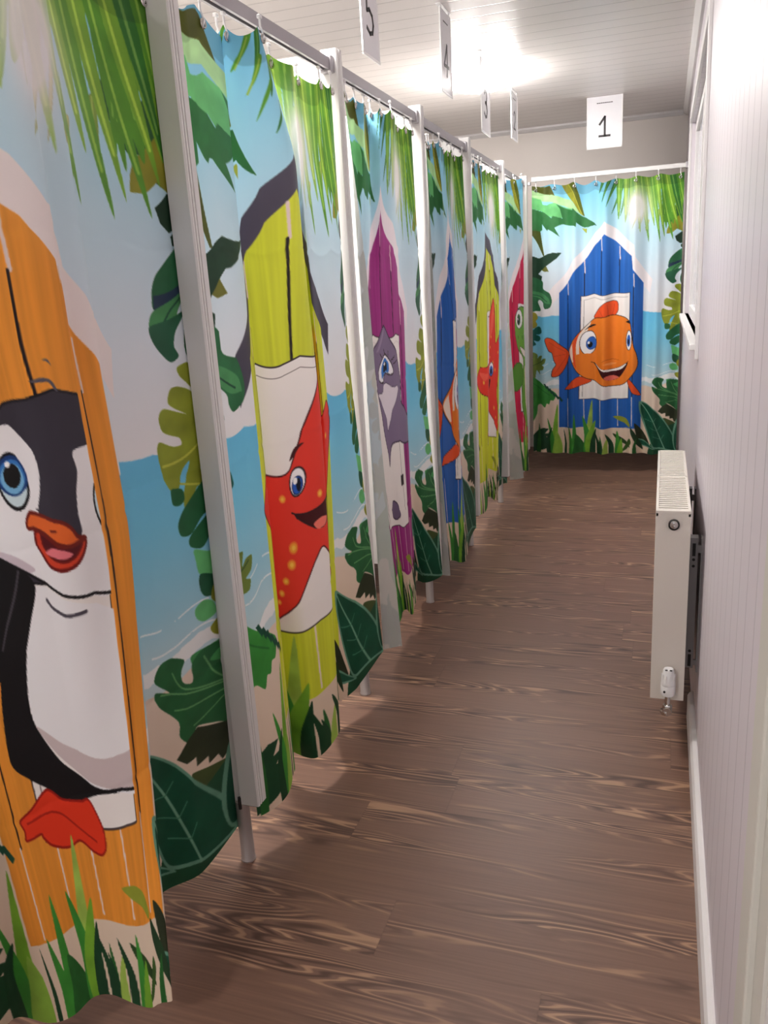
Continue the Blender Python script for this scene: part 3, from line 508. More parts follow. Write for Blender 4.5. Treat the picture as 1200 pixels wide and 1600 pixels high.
["e",[234,112,50],.66,.726,.0092,.0061,None,0],
["e",[240,160,58],.66,.726,.0068,.0044,None,0],
["e",[248,196,84],.66,.726,.0034,.0024,None,0],
["e",[234,112,50],.72,.526,.0092,.0061,None,0],
["e",[240,160,58],.72,.526,.0068,.0044,None,0],
["e",[248,196,84],.72,.526,.0034,.0024,None,0],
["e",[234,112,50],.64,.406,.0067,.0045,None,0],
["e",[240,160,58],.64,.406,.005,.0032,None,0],
["e",[248,196,84],.64,.406,.0025,.0017,None,0],
["e",[234,112,50],.29,.591,.01,.0067,None,0],
["e",[240,160,58],.29,.591,.0074,.0048,None,0],
["e",[248,196,84],.29,.591,.0037,.0026,None,0],
["e",[248,244,246],.47,.5639,.0238,.0201,[38,26,28],.004],
["e",[40,94,190],.4698,.5689,.0151,.0125,[20,44,100],.003],
["e",[14,16,30],.4741,.5689,.0064,.01,None,0],
["e",[255,255,255],.4657,.5614,.0065,.005,None,0],
["e",[248,244,246],.6,.574,.028,.021,[38,26,28],.004],
["e",[40,94,190],.6,.579,.02,.015,None,0],
["e",[14,16,30],.598,.581,.011,.008,None,0],
["p",[64,18,22],1,[.4531,.5288,.4696,.5163,.4844,.5138,.497,.5163,.4843,.5188,.4736,.5238,.4607,.5288],None,0],
["p",[64,12,18],1,[.455,.608,.5,.618,.56,.608,.59,.604,.575,.631,.545,.646,.51,.646,.48,.628],[38,26,28],.003],
["p",[236,120,104],1,[.505,.638,.53,.632,.555,.636,.545,.646,.515,.648],None,0],
["l",[38,26,28],1,[.445,.604,.455,.608,.462,.616],.004]],"dolphin":[["p",[128,112,140],1,[.4976,.381,.4247,.406,.3642,.4261,.3589,.4436,.3807,.4687,.3994,.5113,.4314,.5489,.4448,.589,.4621,.6291,.4614,.6541,.4841,.6316,.5246,.6065,.5892,.6015,.7419,.6216,.7545,.6341,.7542,.599,.7532,.5714,.7114,.5439,.667,.5238,.6691,.4837,.6293,.4336,.571,.4035],[50,34,54],.005],
["p",[226,218,226],1,[.4698,.4887,.5428,.4887,.6352,.4962,.6195,.5113,.5521,.5338,.5286,.5564,.4907,.5815,.4841,.5539,.4314,.5213,.3993,.5063,.4648,.5013],[90,76,96],.003],
["p",[150,134,160],1,[.4957,.386,.4448,.4085,.4036,.4261,.44,.4211,.4897,.3985],None,0],
["p",[246,244,248],1,[.4194,.4787,.4191,.4586,.4628,.4411,.5075,.4336,.5594,.4436,.5759,.4637,.4822,.4712,.4696,.4837],[38,26,28],.005],
["p",[52,120,200],1,[.456,.4762,.4529,.4561,.4906,.4411,.5317,.4461,.5288,.4637,.4847,.4687],None,0],
["p",[16,18,34],1,[.474,.4637,.4835,.4486,.5116,.4486,.5129,.4612,.4872,.4662],None,0],
["e",[255,255,255],.4913,.4511,.0103,.0025,None,0],
["l",[38,26,28],0,[.4651,.4361,.4474,.4286],.004],
["l",[38,26,28],0,[.4975,.4336,.4893,.4236],.004],
["l",[38,26,28],0,[.53,.4336,.5336,.4236],.004],
["l",[38,26,28],0,[.5631,.4386,.598,.4336],.004],
["l",[38,26,28],0,[.5821,.4461,.6269,.4461],.004],
["p",[110,94,122],1,[.4424,.7318,.5135,.7419,.5344,.7619,.4755,.7744,.4165,.7669],[50,34,54],.005],
["p",[38,26,28],0,[.5924,.6742,.6384,.6767,.6348,.6992,.5934,.6967],None,0],
["l",[38,26,28],1,[.6125,.6065,.6156,.6792,.6325,.7544],.003]],"penguin":[["p",[22,20,22],1,[.3617,.5088,.4166,.5088,.4537,.5188,.4578,.5363,.4294,.5614,.4088,.589,.3847,.6366,.3858,.6692,.4348,.7093,.5047,.7318,.5505,.7419,.698,.7519,.7016,.7569,.5929,.7494,.5392,.7494,.4796,.7569,.4184,.7519,.3733,.7343,.3276,.7143,.2885,.6917,.303,.6416,.3338,.5865,.3167,.5489],None,0],
["p",[240,238,240],1,[.4583,.5338,.5662,.5489,.7478,.5865,.759,.6165,.7587,.6642,.7593,.7594,.5505,.7419,.5005,.7293,.4294,.7018,.3858,.6692,.3847,.6366,.4088,.589,.4305,.5564],None,0],
["p",[206,190,190],1,[.3858,.6692,.453,.6917,.5389,.7068,.6125,.7118,.7049,.7118,.7598,.7118,.7593,.7594,.551,.7393,.4942,.7268,.4294,.7018],None,0],
["l",[22,20,22],1,[.5451,.7444,.5981,.7469,.7,.7544],.006],
["p",[56,52,62],1,[.425,.411,.4604,.3935,.4949,.3835,.5372,.3759,.5868,.3734,.6349,.3734,.6894,.3784,.7556,.391,.7588,.411,.7589,.4386,.7591,.4737,.7291,.5088,.5506,.5363,.3913,.5188,.3505,.4787],[28,26,30],.004],
["p",[240,238,240],1,[.4181,.4035,.4514,.3985,.5002,.3985,.5313,.406,.5536,.416,.5585,.4311,.5469,.4486,.5274,.4662,.5338,.4737,.6123,.4962,.6177,.4762,.6257,.4586,.6392,.4411,.64,.4236,.7052,.4211,.7589,.4311,.759,.4561,.7592,.4887,.7582,.5238,.7384,.5514,.6601,.5564,.5712,.5439,.5048,.5338,.4532,.5213,.4161,.5113,.3551,.5013,.3451,.4612],None,0],
["p",[206,192,200],1,[.3712,.4987,.4254,.5038,.4771,.5188,.4532,.5213,.4161,.5113],None,0],
["p",[56,52,62],1,[.5194,.4662,.5699,.4687,.5947,.4762,.616,.4937,.6192,.4962,.6026,.4912,.5651,.4762],None,0],
["p",[90,86,98],1,[.5919,.3609,.6114,.3609,.628,.3659,.6349,.3734,.6298,.3734,.6206,.3659,.6012,.3634],None,0],
["p",[90,86,98],1,[.6202,.3484,.6296,.3484,.6339,.3534,.6294,.3509],None,0],
["l",[22,20,22],1,[.3935,.5063,.4532,.5213,.5119,.5363,.5857,.5464,.6983,.5564],.005],
["l",[80,74,84],1,[.4935,.5489,.5071,.5564,.5441,.5614,.571,.5614,.5941,.5614],.006],
["e",[206,226,232],.4758,.4436,.0396,.0226,[22,20,22],.006],
["e",[56,120,192],.4767,.4386,.0397,.015,[24,60,120],.006],
["e",[120,180,220],.4762,.4411,.0321,.0125,None,0],
["e",[22,20,22],.4767,.4386,.0241,.01,None,0],
["e",[255,255,255],.4705,.4286,.0076,.0025,None,0],
["e",[255,255,255],.4744,.4511,.008,.0,None,0],
["e",[206,226,232],.7149,.4737,.0428,.0251,[22,20,22],.006],
["e",[56,120,192],.7281,.4712,.0296,.0175,[24,60,120],.005],
["e",[22,20,22],.731,.4712,.0207,.0125,None,0],
["p",[206,64,38],1,[.4981,.4937,.5076,.4862,.5754,.4912,.6224,.4987,.6142,.5088,.5917,.5163,.5623,.5188,.5245,.5163,.5039,.5038],[110,24,20],.006],
["p",[84,18,24],1,[.5144,.4912,.5229,.4887,.5705,.4987,.6155,.4987,.593,.5088,.5641,.5113,.5269,.5063],[110,24,20],.004],
["p",[226,120,128],1,[.5196,.5038,.5443,.4987,.5699,.5013,.5864,.5063,.5683,.5088,.5269,.5063],None,0],
["p",[226,104,44],1,[.4843,.4837,.4857,.4762,.5026,.4712,.5343,.4712,.5749,.4762,.5936,.4837,.6057,.4937,.6258,.4987,.6085,.4987,.5808,.4987,.546,.4912,.5234,.4862],[110,30,20],.006],
["e",[190,70,34],.5555,.4837,.0079,.0,[120,40,24],.004],
["p",[22,20,22],1,[.3315,.5013,.3857,.5063,.4308,.5163,.4599,.5263,.4649,.5388,.4366,.5639,.4083,.5915,.3904,.6065,.2851,.6115,.2206,.5664],None,0],
["l",[70,66,72],1,[.4303,.5188,.4109,.5388,.3836,.5614,.3489,.5865],.005],
["p",[222,56,30],1,[.2725,.7544,.3153,.7469,.3728,.7368,.4184,.7519,.4796,.7569,.5081,.7569,.5364,.787,.537,.8095,.5192,.8195,.4935,.817,.448,.802,.4131,.807,.38,.8045,.3482,.7945,.33,.782,.3241,.7769,.2762,.7769,.2777,.7669],[150,26,18],.005],
["l",[160,30,18],1,[.2925,.7594,.3478,.7594,.4014,.7669,.4516,.787,.5069,.8045],.004]],"turtle":[["p",[108,168,56],1,[.3,.4393,.36,.4098,.46,.4049,.56,.4196,.62,.464,.62,.534,.57,.5747,.6,.636,.62,.7184,.58,.8017,.5,.8445,.42,.8338,.36,.7703,.37,.6772,.4,.5952,.33,.5543,.29,.494],[40,74,30],.005],
["p",[232,220,196],1,[.42,.6207,.47,.6156,.5,.6772,.5,.7599,.46,.8124,.42,.7599,.41,.6772],[90,110,60],.004],
["p",[80,140,46],1,[.2,.636,.3,.6054,.38,.6156,.38,.6772,.3,.708,.22,.6977],[40,74,30],.004],
["p",[80,140,46],1,[.62,.636,.72,.6054,.78,.636,.74,.6875,.64,.6977],[40,74,30],.004],
["e",[246,244,240],.36,.4492,.05,.0338,[38,26,28],.004],
["e",[60,110,50],.355,.4521,.026,.0199,None,0],
["e",[14,16,20],.352,.4541,.017,.0129,None,0],
["e",[255,255,255],.345,.4482,.006,.0039,None,0],
["e",[246,244,240],.53,.4492,.045,.0338,[38,26,28],.004],
["e",[60,110,50],.53,.4521,.026,.0199,None,0],
["e",[14,16,20],.53,.4541,.016,.0129,None,0],
["p",[238,230,220],1,[.36,.5492,.44,.5594,.52,.5492,.48,.5798,.4,.5798],[38,26,28],.003],
["e",[84,140,42],.4,.514,.012,.0084,None,0],
["e",[84,140,42],.44,.529,.009,.0063,None,0],
["e",[84,140,42],.5,.524,.012,.0084,None,0],
["e",[84,140,42],.57,.514,.01,.007,None,0],
["e",[84,140,42],.34,.514,.01,.007,None,0],
["e",[84,140,42],.55,.636,.012,.0086,None,0],
["e",[84,140,42],.57,.6977,.012,.0086,None,0]]}
NODES = {"penguin":
[[[.0,.0,-.862,.6],[1.0,.0,-.965,.62]],[[.0,.1,-.845,.68],[1.0,.1,-1.012,.83]],[[.0,.3,-.865,.74],[1.0,.19,-.952,.857]],[[.3337,.595,-.82,.904],[.4988,.56,-.8,.891],[1.0,.43,-.887,.915]],[[.3373,.685,-.79,.971],[.5142,.7,-.78,.975],[1.0,.68,-.793,.932]],[[.3391,.7,-.805,.995],[.5166,.708,-.785,.989],[1.0,.705,-.786,.932]],[[.3615,.765,-.8,1.039],[.513,.765,-.785,1.034],[1.0,.78,-.766,.937]],[[.3657,.775,-.86,1.122],[.5361,.775,-.87,1.152],[1.0,.79,-.924,1.128]],[[.3763,.9,-.885,1.294],[.5615,.9,-.885,1.291],[1.0,.93,-.897,1.255]],[[.3846,1.01,-.875,1.418],[.5858,1.01,-.88,1.427],[1.0,1.02,-.895,1.437]]],"star":
[[[.0,.0,-.862,1.45],[1.0,.0,-.868,1.455]],[[.0,.1,-.84,1.49],[.445,.1,-.85,1.527],[1.0,.1,-.833,1.517]],[[.0,.2,-.868,1.66],[.4592,.2,-.835,1.593],[1.0,.2,-.833,1.584]],[[.0,.33,-.88,1.66],[.4586,.335,-.875,1.679],[1.0,.33,-.866,1.662]],[[.0,.355,-.867,1.656],[.4568,.36,-.865,1.656],[1.0,.36,-.924,1.739]],[[.0,.43,-.83,1.668],[.429,.465,-.83,1.735],[1.0,.44,-.832,1.719]],[[.0,.49,-.803,1.693],[.1325,.492,-.8,1.817],[.4746,.545,-.8,1.847],[1.0,.55,-.801,1.819]],[[.0,.58,-.857,1.824],[.1195,.58,-.86,1.958],[.4858,.6,-.85,1.967],[1.0,.62,-.838,1.88]],[[.0,.62,-.875,1.89],[.1154,.66,-.87,1.985],[.4888,.645,-.862,1.999],[1.0,.66,-.88,1.962]],[[.0,.7,-.832,1.929],[.1195,.71,-.845,1.969],[.4882,.71,-.85,1.997],[1.0,.71,-.89,2.011]],[[.0,.735,-.89,2.082],[.113,.77,-.865,2.04],[.4953,.77,-.862,2.069],[1.0,.765,-.877,2.03]],[[.0,.82,-.857,2.126],[.1112,.87,-.835,2.09],[.5024,.87,-.845,2.146],[1.0,.88,-.846,2.106]],[[0,1,-.845,2.205],[.45,1,-.845,2.205],[.75,1,-.824,2.212],[1,1,-.818,2.262]]],"dolphin":
[[[.0,.0,-.848,2.303],[.2876,.0,-.822,2.324],[.5905,.0,-.812,2.34],[1.0,.0,-.798,2.385]],[[.0,.06,-.857,2.351],[.287,.07,-.835,2.311],[.5864,.08,-.835,2.305],[1.0,.09,-.848,2.345]],[[.0,.12,-.857,2.407],[.2858,.16,-.865,2.411],[.603,.18,-.868,2.438],[1.0,.2,-.852,2.442]],[[.0,.22,-.835,2.431],[.2864,.31,-.86,2.437],[.6036,.33,-.862,2.446],[1.0,.3,-.882,2.652]],[[.0,.3,-.879,2.576],[.287,.44,-.85,2.48],[.5592,.44,-.855,2.491],[1.0,.42,-.875,2.685]],[[.0,.5,-.841,2.592],[.2314,.51,-.835,2.515],[.5663,.56,-.84,2.565],[1.0,.58,-.855,2.694]],[[.0,.68,-.815,2.654],[.2763,.69,-.835,2.68],[.5769,.745,-.83,2.669],[1.0,.76,-.864,2.783]],[[.0,.74,-.87,2.86],[.2876,.76,-.86,2.801],[.5888,.77,-.858,2.783],[1.0,.77,-.922,2.982]],[[.0,.88,-.847,2.89],[.2888,.89,-.845,2.883],[.5976,.89,-.85,2.869],[1.0,.9,-.875,2.99]],[[0,1,-.84,2.93],[.3,1,-.85,3.0],[.6,1,-.845,2.995],[.85,1,-.824,3.01],[1,1,-.822,3.038]]],"blue":
[[[.0,.0,-.88,3.26],[.387,.0,-.825,3.08],[.6757,.0,-.815,3.051],[1.0,.0,-.814,3.122]],[[.0,.06,-.876,3.264],[.387,.07,-.835,3.089],[.6793,.08,-.838,3.078],[1.0,.08,-.857,3.139]],[[.0,.12,-.872,3.267],[.3905,.14,-.868,3.23],[.6959,.16,-.87,3.216],[1.0,.17,-.854,3.18]],[[.0,.3,-.845,3.271],[.3639,.25,-.86,3.329],[.6988,.26,-.855,3.242],[1.0,.26,-.839,3.258]],[[.0,.4,-.829,3.267],[.3651,.315,-.835,3.358],[.6456,.29,-.84,3.34],[1.0,.34,-.823,3.286]],[[.0,.5,-.867,3.452],[.2254,.5,-.82,3.354],[.3964,.365,-.82,3.377],[.6817,.38,-.82,3.375],[1.0,.47,-.79,3.317]],[[.0,.6,-.868,3.529],[.3538,.6,-.86,3.565],[.6846,.66,-.86,3.556],[1.0,.7,-.801,3.377]],[[.0,.74,-.846,3.527],[.3538,.78,-.862,3.585],[.6686,.77,-.862,3.569],[1.0,.78,-.806,3.413]],[[.0,.86,-.866,3.654],[.3556,.86,-.845,3.635],[.6763,.88,-.85,3.643],[1.0,.9,-.835,3.621]],[[.0,1.0,-.831,3.662],[.3592,1.0,-.855,3.848],[.6941,1.0,-.85,3.818],[1.0,1.0,-.834,3.746]]],"yellow":
[[[.0,.05,-.836,3.858],[.3787,.1,-.86,3.95],[.6657,.15,-.855,3.906],[1.0,.16,-.869,3.992]],[[.0,.24,-.826,3.962],[.3805,.27,-.845,4.011],[.6734,.25,-.85,3.987],[1.0,.25,-.864,4.079]],[[.0,.42,-.831,4.058],[.3657,.37,-.825,4.118],[.6769,.34,-.82,4.029],[1.0,.34,-.883,4.259]],[[.0,.5,-.855,4.142],[.3686,.565,-.86,4.31],[.6988,.56,-.868,4.265],[1.0,.42,-.9,4.325]],[[.0,.6,-.858,4.249],[.3704,.64,-.85,4.379],[.7047,.63,-.85,4.331],[1.0,.58,-.871,4.342]],[[.0,.76,-.843,4.35],[.3716,.76,-.835,4.443],[.7095,.74,-.835,4.38],[1.0,.755,-.846,4.345]],[[.0,.82,-.84,4.383],[.374,.79,-.86,4.595],[.7237,.78,-.86,4.53],[1.0,.78,-.877,4.53]],[[.0,1.0,-.828,4.455],[.3763,1.0,-.85,4.676],[.7349,1.0,-.85,4.653],[1.0,1.0,-.86,4.75]]],"red":
[[[.0,.0,-.848,4.73],[.4408,.0,-.835,4.743],[.742,.0,-.8,4.728],[1.0,.0,-.778,4.839]],[[.0,.06,-.846,4.732],[.4408,.05,-.85,4.766],[.7473,.06,-.855,4.784],[1.0,.08,-.859,4.833]],[[.0,.13,-.842,4.736],[.4444,.14,-.868,4.888],[.7639,.18,-.868,4.967],[1.0,.24,-.831,4.92]],[[.0,.25,-.803,4.774],[.4479,.28,-.845,4.973],[.7734,.28,-.845,5.064],[1.0,.34,-.805,5.01]],[[.0,.44,-.753,4.789],[.455,.46,-.82,5.175],[.7858,.46,-.81,5.197],[1.0,.5,-.79,5.12]],[[.0,.55,-.87,5.05],[1.0,.55,-.87,5.15]],[[.0,.75,-.84,5.2],[1.0,.75,-.85,5.27]],[[.0,1.0,-.86,5.39],[1.0,1.0,-.865,5.4]]]}
AW,AH,CW,CH=800,1360,1.0,1.7      # print raster (2x supersampled below) and cloth size in metres
SS=2
NX,NY=AW*SS,AH*SS
def to_lin(c):
    c=np.asarray(c,float)/255; return np.where(c<=.04045,c/12.92,((c+.055)/1.055)**2.4)
def smooth_pts(p,closed,n=6):
    p=np.asarray(p,float); N=len(p)
    if N<3: return p
    out=[]
    for i in range(N if closed else N-1):
        if closed: a,b,c,d=p[i-1],p[i],p[(i+1)%N],p[(i+2)%N]
        else: a,b,c,d=p[max(i-1,0)],p[i],p[i+1],p[min(i+2,N-1)]
        for k in range(n):
            t=k/n; m0=(c-a)*.42;m1=(d-b)*.42
            out.append((2*t**3-3*t*t+1)*b+(t**3-2*t*t+t)*m0+(-2*t**3+3*t*t)*c+(t**3-t*t)*m1)
    if not closed: out.append(p[-1])
    return np.array(out)
def poly_mask(p):                     # p in pixels -> (slices, mask)
    x0=max(int(p[:,0].min()),0);x1=min(int(p[:,0].max())+2,NX);y0=max(int(p[:,1].min()),0);y1=min(int(p[:,1].max())+2,NY)
    if x1<=x0 or y1<=y0: return None
    m=np.zeros((y1-y0,x1-x0),np.int32); ys=np.arange(y0,y1)+.5
    a=p; b=np.roll(p,-1,0)
    for (ax,ay),(bx,by) in zip(a,b):
        if ay==by: continue
        lo,hi=min(ay,by),max(ay,by)
        i0=max(int(np.ceil(lo-.5)),y0);i1=min(int(np.ceil(hi-.5)),y1)
        if i1<=i0: continue
        r=np.arange(i0,i1); xx=ax+(r+.5-ay)*(bx-ax)/(by-ay)
        c=np.clip(np.ceil(xx-.5).astype(int)-x0,0,x1-x0)
        ok=c<x1-x0
        np.add.at(m,(r[ok]-y0,c[ok]),1)
    m=(np.cumsum(m,1)%2).astype(bool)
    return (slice(y0,y1),slice(x0,x1)),m
def line_mask(p,w):
    r=w*.5*NX/CW
    x0=max(int(p[:,0].min()-r)-1,0);x1=min(int(p[:,0].max()+r)+2,NX);y0=max(int(p[:,1].min()-r)-1,0);y1=min(int(p[:,1].max()+r)+2,NY)
    if x1<=x0 or y1<=y0: return None
    m=np.zeros((y1-y0,x1-x0),bool)
    for a,b in zip(p[:-1],p[1:]):
        X0=max(int(min(a[0],b[0])-r)-1,x0);X1=min(int(max(a[0],b[0])+r)+2,x1);Y0=max(int(min(a[1],b[1])-r)-1,y0);Y1=min(int(max(a[1],b[1])+r)+2,y1)
        if X1<=X0 or Y1<=Y0: continue
        X,Y=np.meshgrid(np.arange(X0,X1)+.5,np.arange(Y0,Y1)+.5)
        d=b-a; L=max((d*d).sum(),1e-9); t=np.clip(((X-a[0])*d[0]+(Y-a[1])*d[1])/L,0,1)
        q=(X-a[0]-t*d[0])**2+(Y-a[1]-t*d[1])**2<r*r
        m[Y0-y0:Y1-y0,X0-x0:X1-x0]|=q
    return (slice(y0,y1),slice(x0,x1)),m
def draw(img,items,alpha=None):
    def put(res,c):
        if res is None: return
        s,m=res; img[s][m]=c
        if alpha is not None: alpha[s][m]=1
    S=np.array([NX,NY])
    for it in items:
        if it[0]=='p':
            p=np.array(it[3]).reshape(-1,2)*S
            if it[2]: p=smooth_pts(p,True)
            put(poly_mask(p),it[1])
            if it[4]: put(line_mask(np.vstack([p,p[:1]]),it[5]),it[4])
        elif it[0]=='l':
            p=np.array(it[3]).reshape(-1,2)*S
            if it[2]: p=smooth_pts(p,False)
            put(line_mask(p,it[4]),it[1])
        else:
            t=np.linspace(0,2*np.pi,40,endpoint=False)
            p=np.stack([it[2]+it[4]*np.cos(t),it[3]+it[5]*np.sin(t)],1)*S
            put(poly_mask(p),it[1])
            if it[6]: put(line_mask(np.vstack([p,p[:1]]),it[7]),it[6])
def grad(v,stops):
    return np.stack([np.interp(v,[s[0] for s in stops],[s[1][k] for s in stops]) for k in range(3)],-1)
_U,_V=np.meshgrid((np.arange(NX)+.5)/NX,(np.arange(NY)+.5)/NY)
def fbm(seed,sx,sy):
    r=np.random.default_rng(seed); o=np.zeros((NY,NX),np.float32)
    for k in range(3):
        nx,ny=int(sx*2**k)+2,int(sy*2**k)+2; g=r.random((ny+1,nx+1))
        x=_U*(nx-1);y=_V*(ny-1);i=x.astype(int);j=y.astype(int);fx=x-i;fy=y-j
        fx=fx*fx*(3-2*fx);fy=fy*fy*(3-2*fy)
        o+=((g[j,i]*(1-fx)+g[j,i+1]*fx)*(1-fy)+(g[j+1,i]*(1-fx)+g[j+1,i+1]*fx)*fy)/2**k
    return o/1.75
def background():
    img=grad(_V,[(0,(118,194,228)),(.10,(152,210,232)),(.22,(192,222,236)),(.36,(220,228,236)),(.46,(232,230,232))])
    hor=.463+.006*np.sin(_U*9)+.003*np.sin(_U*23)
    sea=grad(_V,[(.45,(100,186,226)),(.55,(120,198,228)),(.65,(156,206,224)),(.71,(188,216,224)),(.78,(208,216,214))])
    img=np.where((_V>hor)[...,None],sea,img)
    shore=.743+.012*np.sin(_U*11+1)+.008*np.sin(_U*31)
    n=fbm(3,30,40)
    foam=(np.abs(_V-shore+.02)<.004+.010*n)
    img=np.where(foam[...,None],np.array((236,238,238)),img)
    for k,(o,th) in enumerate(((.055,.0012),(.085,.001))):
        l=np.abs(_V-(shore-o+.04*(_U-.5)))<th*(n>.5)
        img=np.where(l[...,None],np.array((236,242,244)),img)
    sand=grad(_V,[(.74,(228,208,190)),(1,(224,202,178))])
    img=np.where((_V>shore+.004)[...,None],sand,img)
    return img
SEAMS=(.25,.37,.485,.60,.705)
def house(img,body,roof):
    S=np.array([NX,NY])
    def pg(p,c):
        r=poly_mask(np.array(p)*S)
        s,m=r; img[s][m]=c
    pg([(.5,.134),(.50,.187),(.12,.445),(.105,.392)],roof); pg([(.5,.134),(.50,.187),(.683,.275),(.694,.325),(.80,.40),(.815,.352),(.71,.275),(.70,.232)],roof)
    r=poly_mask(np.array([(.19,.382),(.5,.177),(.683,.268),(.694,.318),(.76,.362),(.76,.903),(.19,.897)])*S)
    s,m=r; g=fbm(5,90,5)[s]; g2=fbm(8,16,2)[s]; b=np.array(body,float)
    col=b*(1+.16*(g-.5)+.12*(g2-.5))[...,None]
    img[s]=np.where(m[...,None],np.clip(col,0,255),img[s])
    for i,u in enumerate(SEAMS):
        v0=(.177+(.5-u)*.66 if u<.5 else .177+(u-.5)*.5+(.05 if u>.69 else 0))+.004
        for a,b2,c,w in ((v0,v0+.045,(226,206,200),.006),(v0+.045,.783,(30,22,26),.0055),(.783,.893,(232,214,206),.005)):
            q=line_mask(np.array([(u-.004,a),(u,b2)])*S,w)
            img[q[0]][q[1]]=c
    # white hatch
    pg([(.345,.396),(.676,.396),(.676,.788),(.335,.788)],(240,234,230))
    for q in ([(.345,.396),(.676,.396)],[(.345,.396),(.335,.788)],[(.676,.396),(.676,.788)],[(.335,.788),(.676,.788)]):
        k=line_mask(np.array(q)*S,.004); img[k[0]][k[1]]=(60,50,52)
    for q in ([(.365,.411),(.66,.411)],[(.365,.411),(.357,.778)]):
        k=line_mask(np.array(q)*S,.003); img[k[0]][k[1]]=(120,108,106)
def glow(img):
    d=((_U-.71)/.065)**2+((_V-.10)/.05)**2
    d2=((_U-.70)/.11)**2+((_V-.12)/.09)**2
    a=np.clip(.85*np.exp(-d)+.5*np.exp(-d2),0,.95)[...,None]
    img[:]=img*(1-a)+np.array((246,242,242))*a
def jungle(ART):
    img=np.zeros((NY,NX,3),np.float32);al=np.zeros((NY,NX),np.float32)
    draw(img,ART['leafs'],al);draw(img,ART['grass'],al);draw(img,ART['frond'],al)
    n=fbm(11,26,44)
    img*=(1+.22*(n-.5))[...,None]
    return np.clip(img,0,255),al
def panel_print(ART,body,roof,char,jg,bg):
    img=bg.astype(np.float32).copy(); house(img,body,roof)
    keep=img.copy(); draw(img,ART[char])
    if char=='penguin': k=int(.684*NX); img[:,k:]=keep[:,k:]      # the hut's last plank covers it
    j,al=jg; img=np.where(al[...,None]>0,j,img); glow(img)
    if char=='star': draw(img,ART['starfrond'])
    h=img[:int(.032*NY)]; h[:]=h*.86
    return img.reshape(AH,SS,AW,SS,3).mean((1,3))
COL=dict(penguin=((232,148,54),(238,226,224)),star=((206,214,56),(74,70,84)),dolphin=((158,50,128),(240,230,236)),fish=((38,98,180),(238,230,232)),turtle=((200,32,74),(240,228,230)))

def cloth_material(seed):
    M = bpy.data.materials.new('printed_polyester_cloth'); M.use_nodes = True; n = M.node_tree.nodes; l = M.node_tree.links; b = n['Principled BSDF']
    at = n.new('ShaderNodeAttribute'); at.attribute_name = 'print'
    g = n.new('ShaderNodeNewGeometry')
    mx = n.new('ShaderNodeMix'); mx.data_type = 'RGBA'; mx.inputs[7].default_value = srgb(214, 218, 216)
    k = n.new('ShaderNodeMath'); k.operation = 'MULTIPLY'; k.inputs[1].default_value = .8; l.new(g.outputs['Backfacing'], k.inputs[0])
    l.new(k.outputs[0], mx.inputs[0]); l.new(at.outputs['Color'], mx.inputs[6]); l.new(mx.outputs[2], b.inputs['Base Color'])
    b.inputs['Roughness'].default_value = .55; b.inputs['Specular IOR Level'].default_value = .25
    tc = n.new('ShaderNodeTexCoord'); w = n.new('ShaderNodeTexNoise'); w.inputs['Scale'].default_value = 900; l.new(tc.outputs['Object'], w.inputs['Vector'])
    bp = n.new('ShaderNodeBump'); bp.inputs['Strength'].default_value = .08; bp.inputs['Distance'].default_value = .0006; l.new(w.outputs['Fac'], bp.inputs['Height']); l.new(bp.outputs[0], b.inputs['Normal'])
    tr = n.new('ShaderNodeBsdfTranslucent'); l.new(mx.outputs[2], tr.inputs['Color']); ms = n.new('ShaderNodeMixShader'); ms.inputs[0].default_value = .14
    l.new(b.outputs[0], ms.inputs[1]); l.new(tr.outputs[0], ms.inputs[2]); l.new(ms.outputs[0], n['Material Output'].inputs[0])
    return M
CLOTH = cloth_material(0)
BG = background(); JG = jungle(ART)
def sample(img, u, v):
    x = np.clip(u * AW - .5, 0, AW - 1.001); y = np.clip(v * AH - .5, 0, AH - 1.001)
    i = x.astype(int); j = y.astype(int); fx = (x - i)[..., None]; fy = (y - j)[..., None]
    return (img[j, i] * (1 - fx) + img[j, i + 1] * fx) * (1 - fy) + (img[j + 1, i] * (1 - fx) + img[j + 1, i + 1] * fx) * fy
def hermite_rows(K, ns):
    """K: rows x nodes x 3 (u, x, y) -> rows x samples x 3, a smooth plan path through the nodes"""
    R, N, _ = K.shape; out = []
    for i in range(N - 1):
        a = K[:, max(i - 1, 0)]; b = K[:, i]; c = K[:, i + 1]; d = K[:, min(i + 2, N - 1)]
        m0 = (c - a) * .5; m1 = (d - b) * .5
        L = np.linalg.norm((c - b)[:, 1:], axis=1, keepdims=True) + 1e-6
        for mm in (m0, m1):                         # keep the tangents short so that the pleats stay tight
            q = np.linalg.norm(mm[:, 1:], axis=1, keepdims=True) + 1e-6; mm[:, 1:] *= np.minimum(1, 1.1 * L / q)
        t = np.arange(ns[i]) / ns[i]; t = t[None, :, None]
        H = (2 * t**3 - 3 * t * t + 1) * b[:, None] + (t**3 - 2 * t * t + t) * m0[:, None] + (-2 * t**3 + 3 * t * t) * c[:, None] + (t**3 - t * t) * m1[:, None]
        H[..., 0] = (b[:, None, 0] * (1 - t[..., 0]) + c[:, None, 0] * t[..., 0])
        out.append(H)
    out.append(K[:, -1:, :]); return np.concatenate(out, 1)
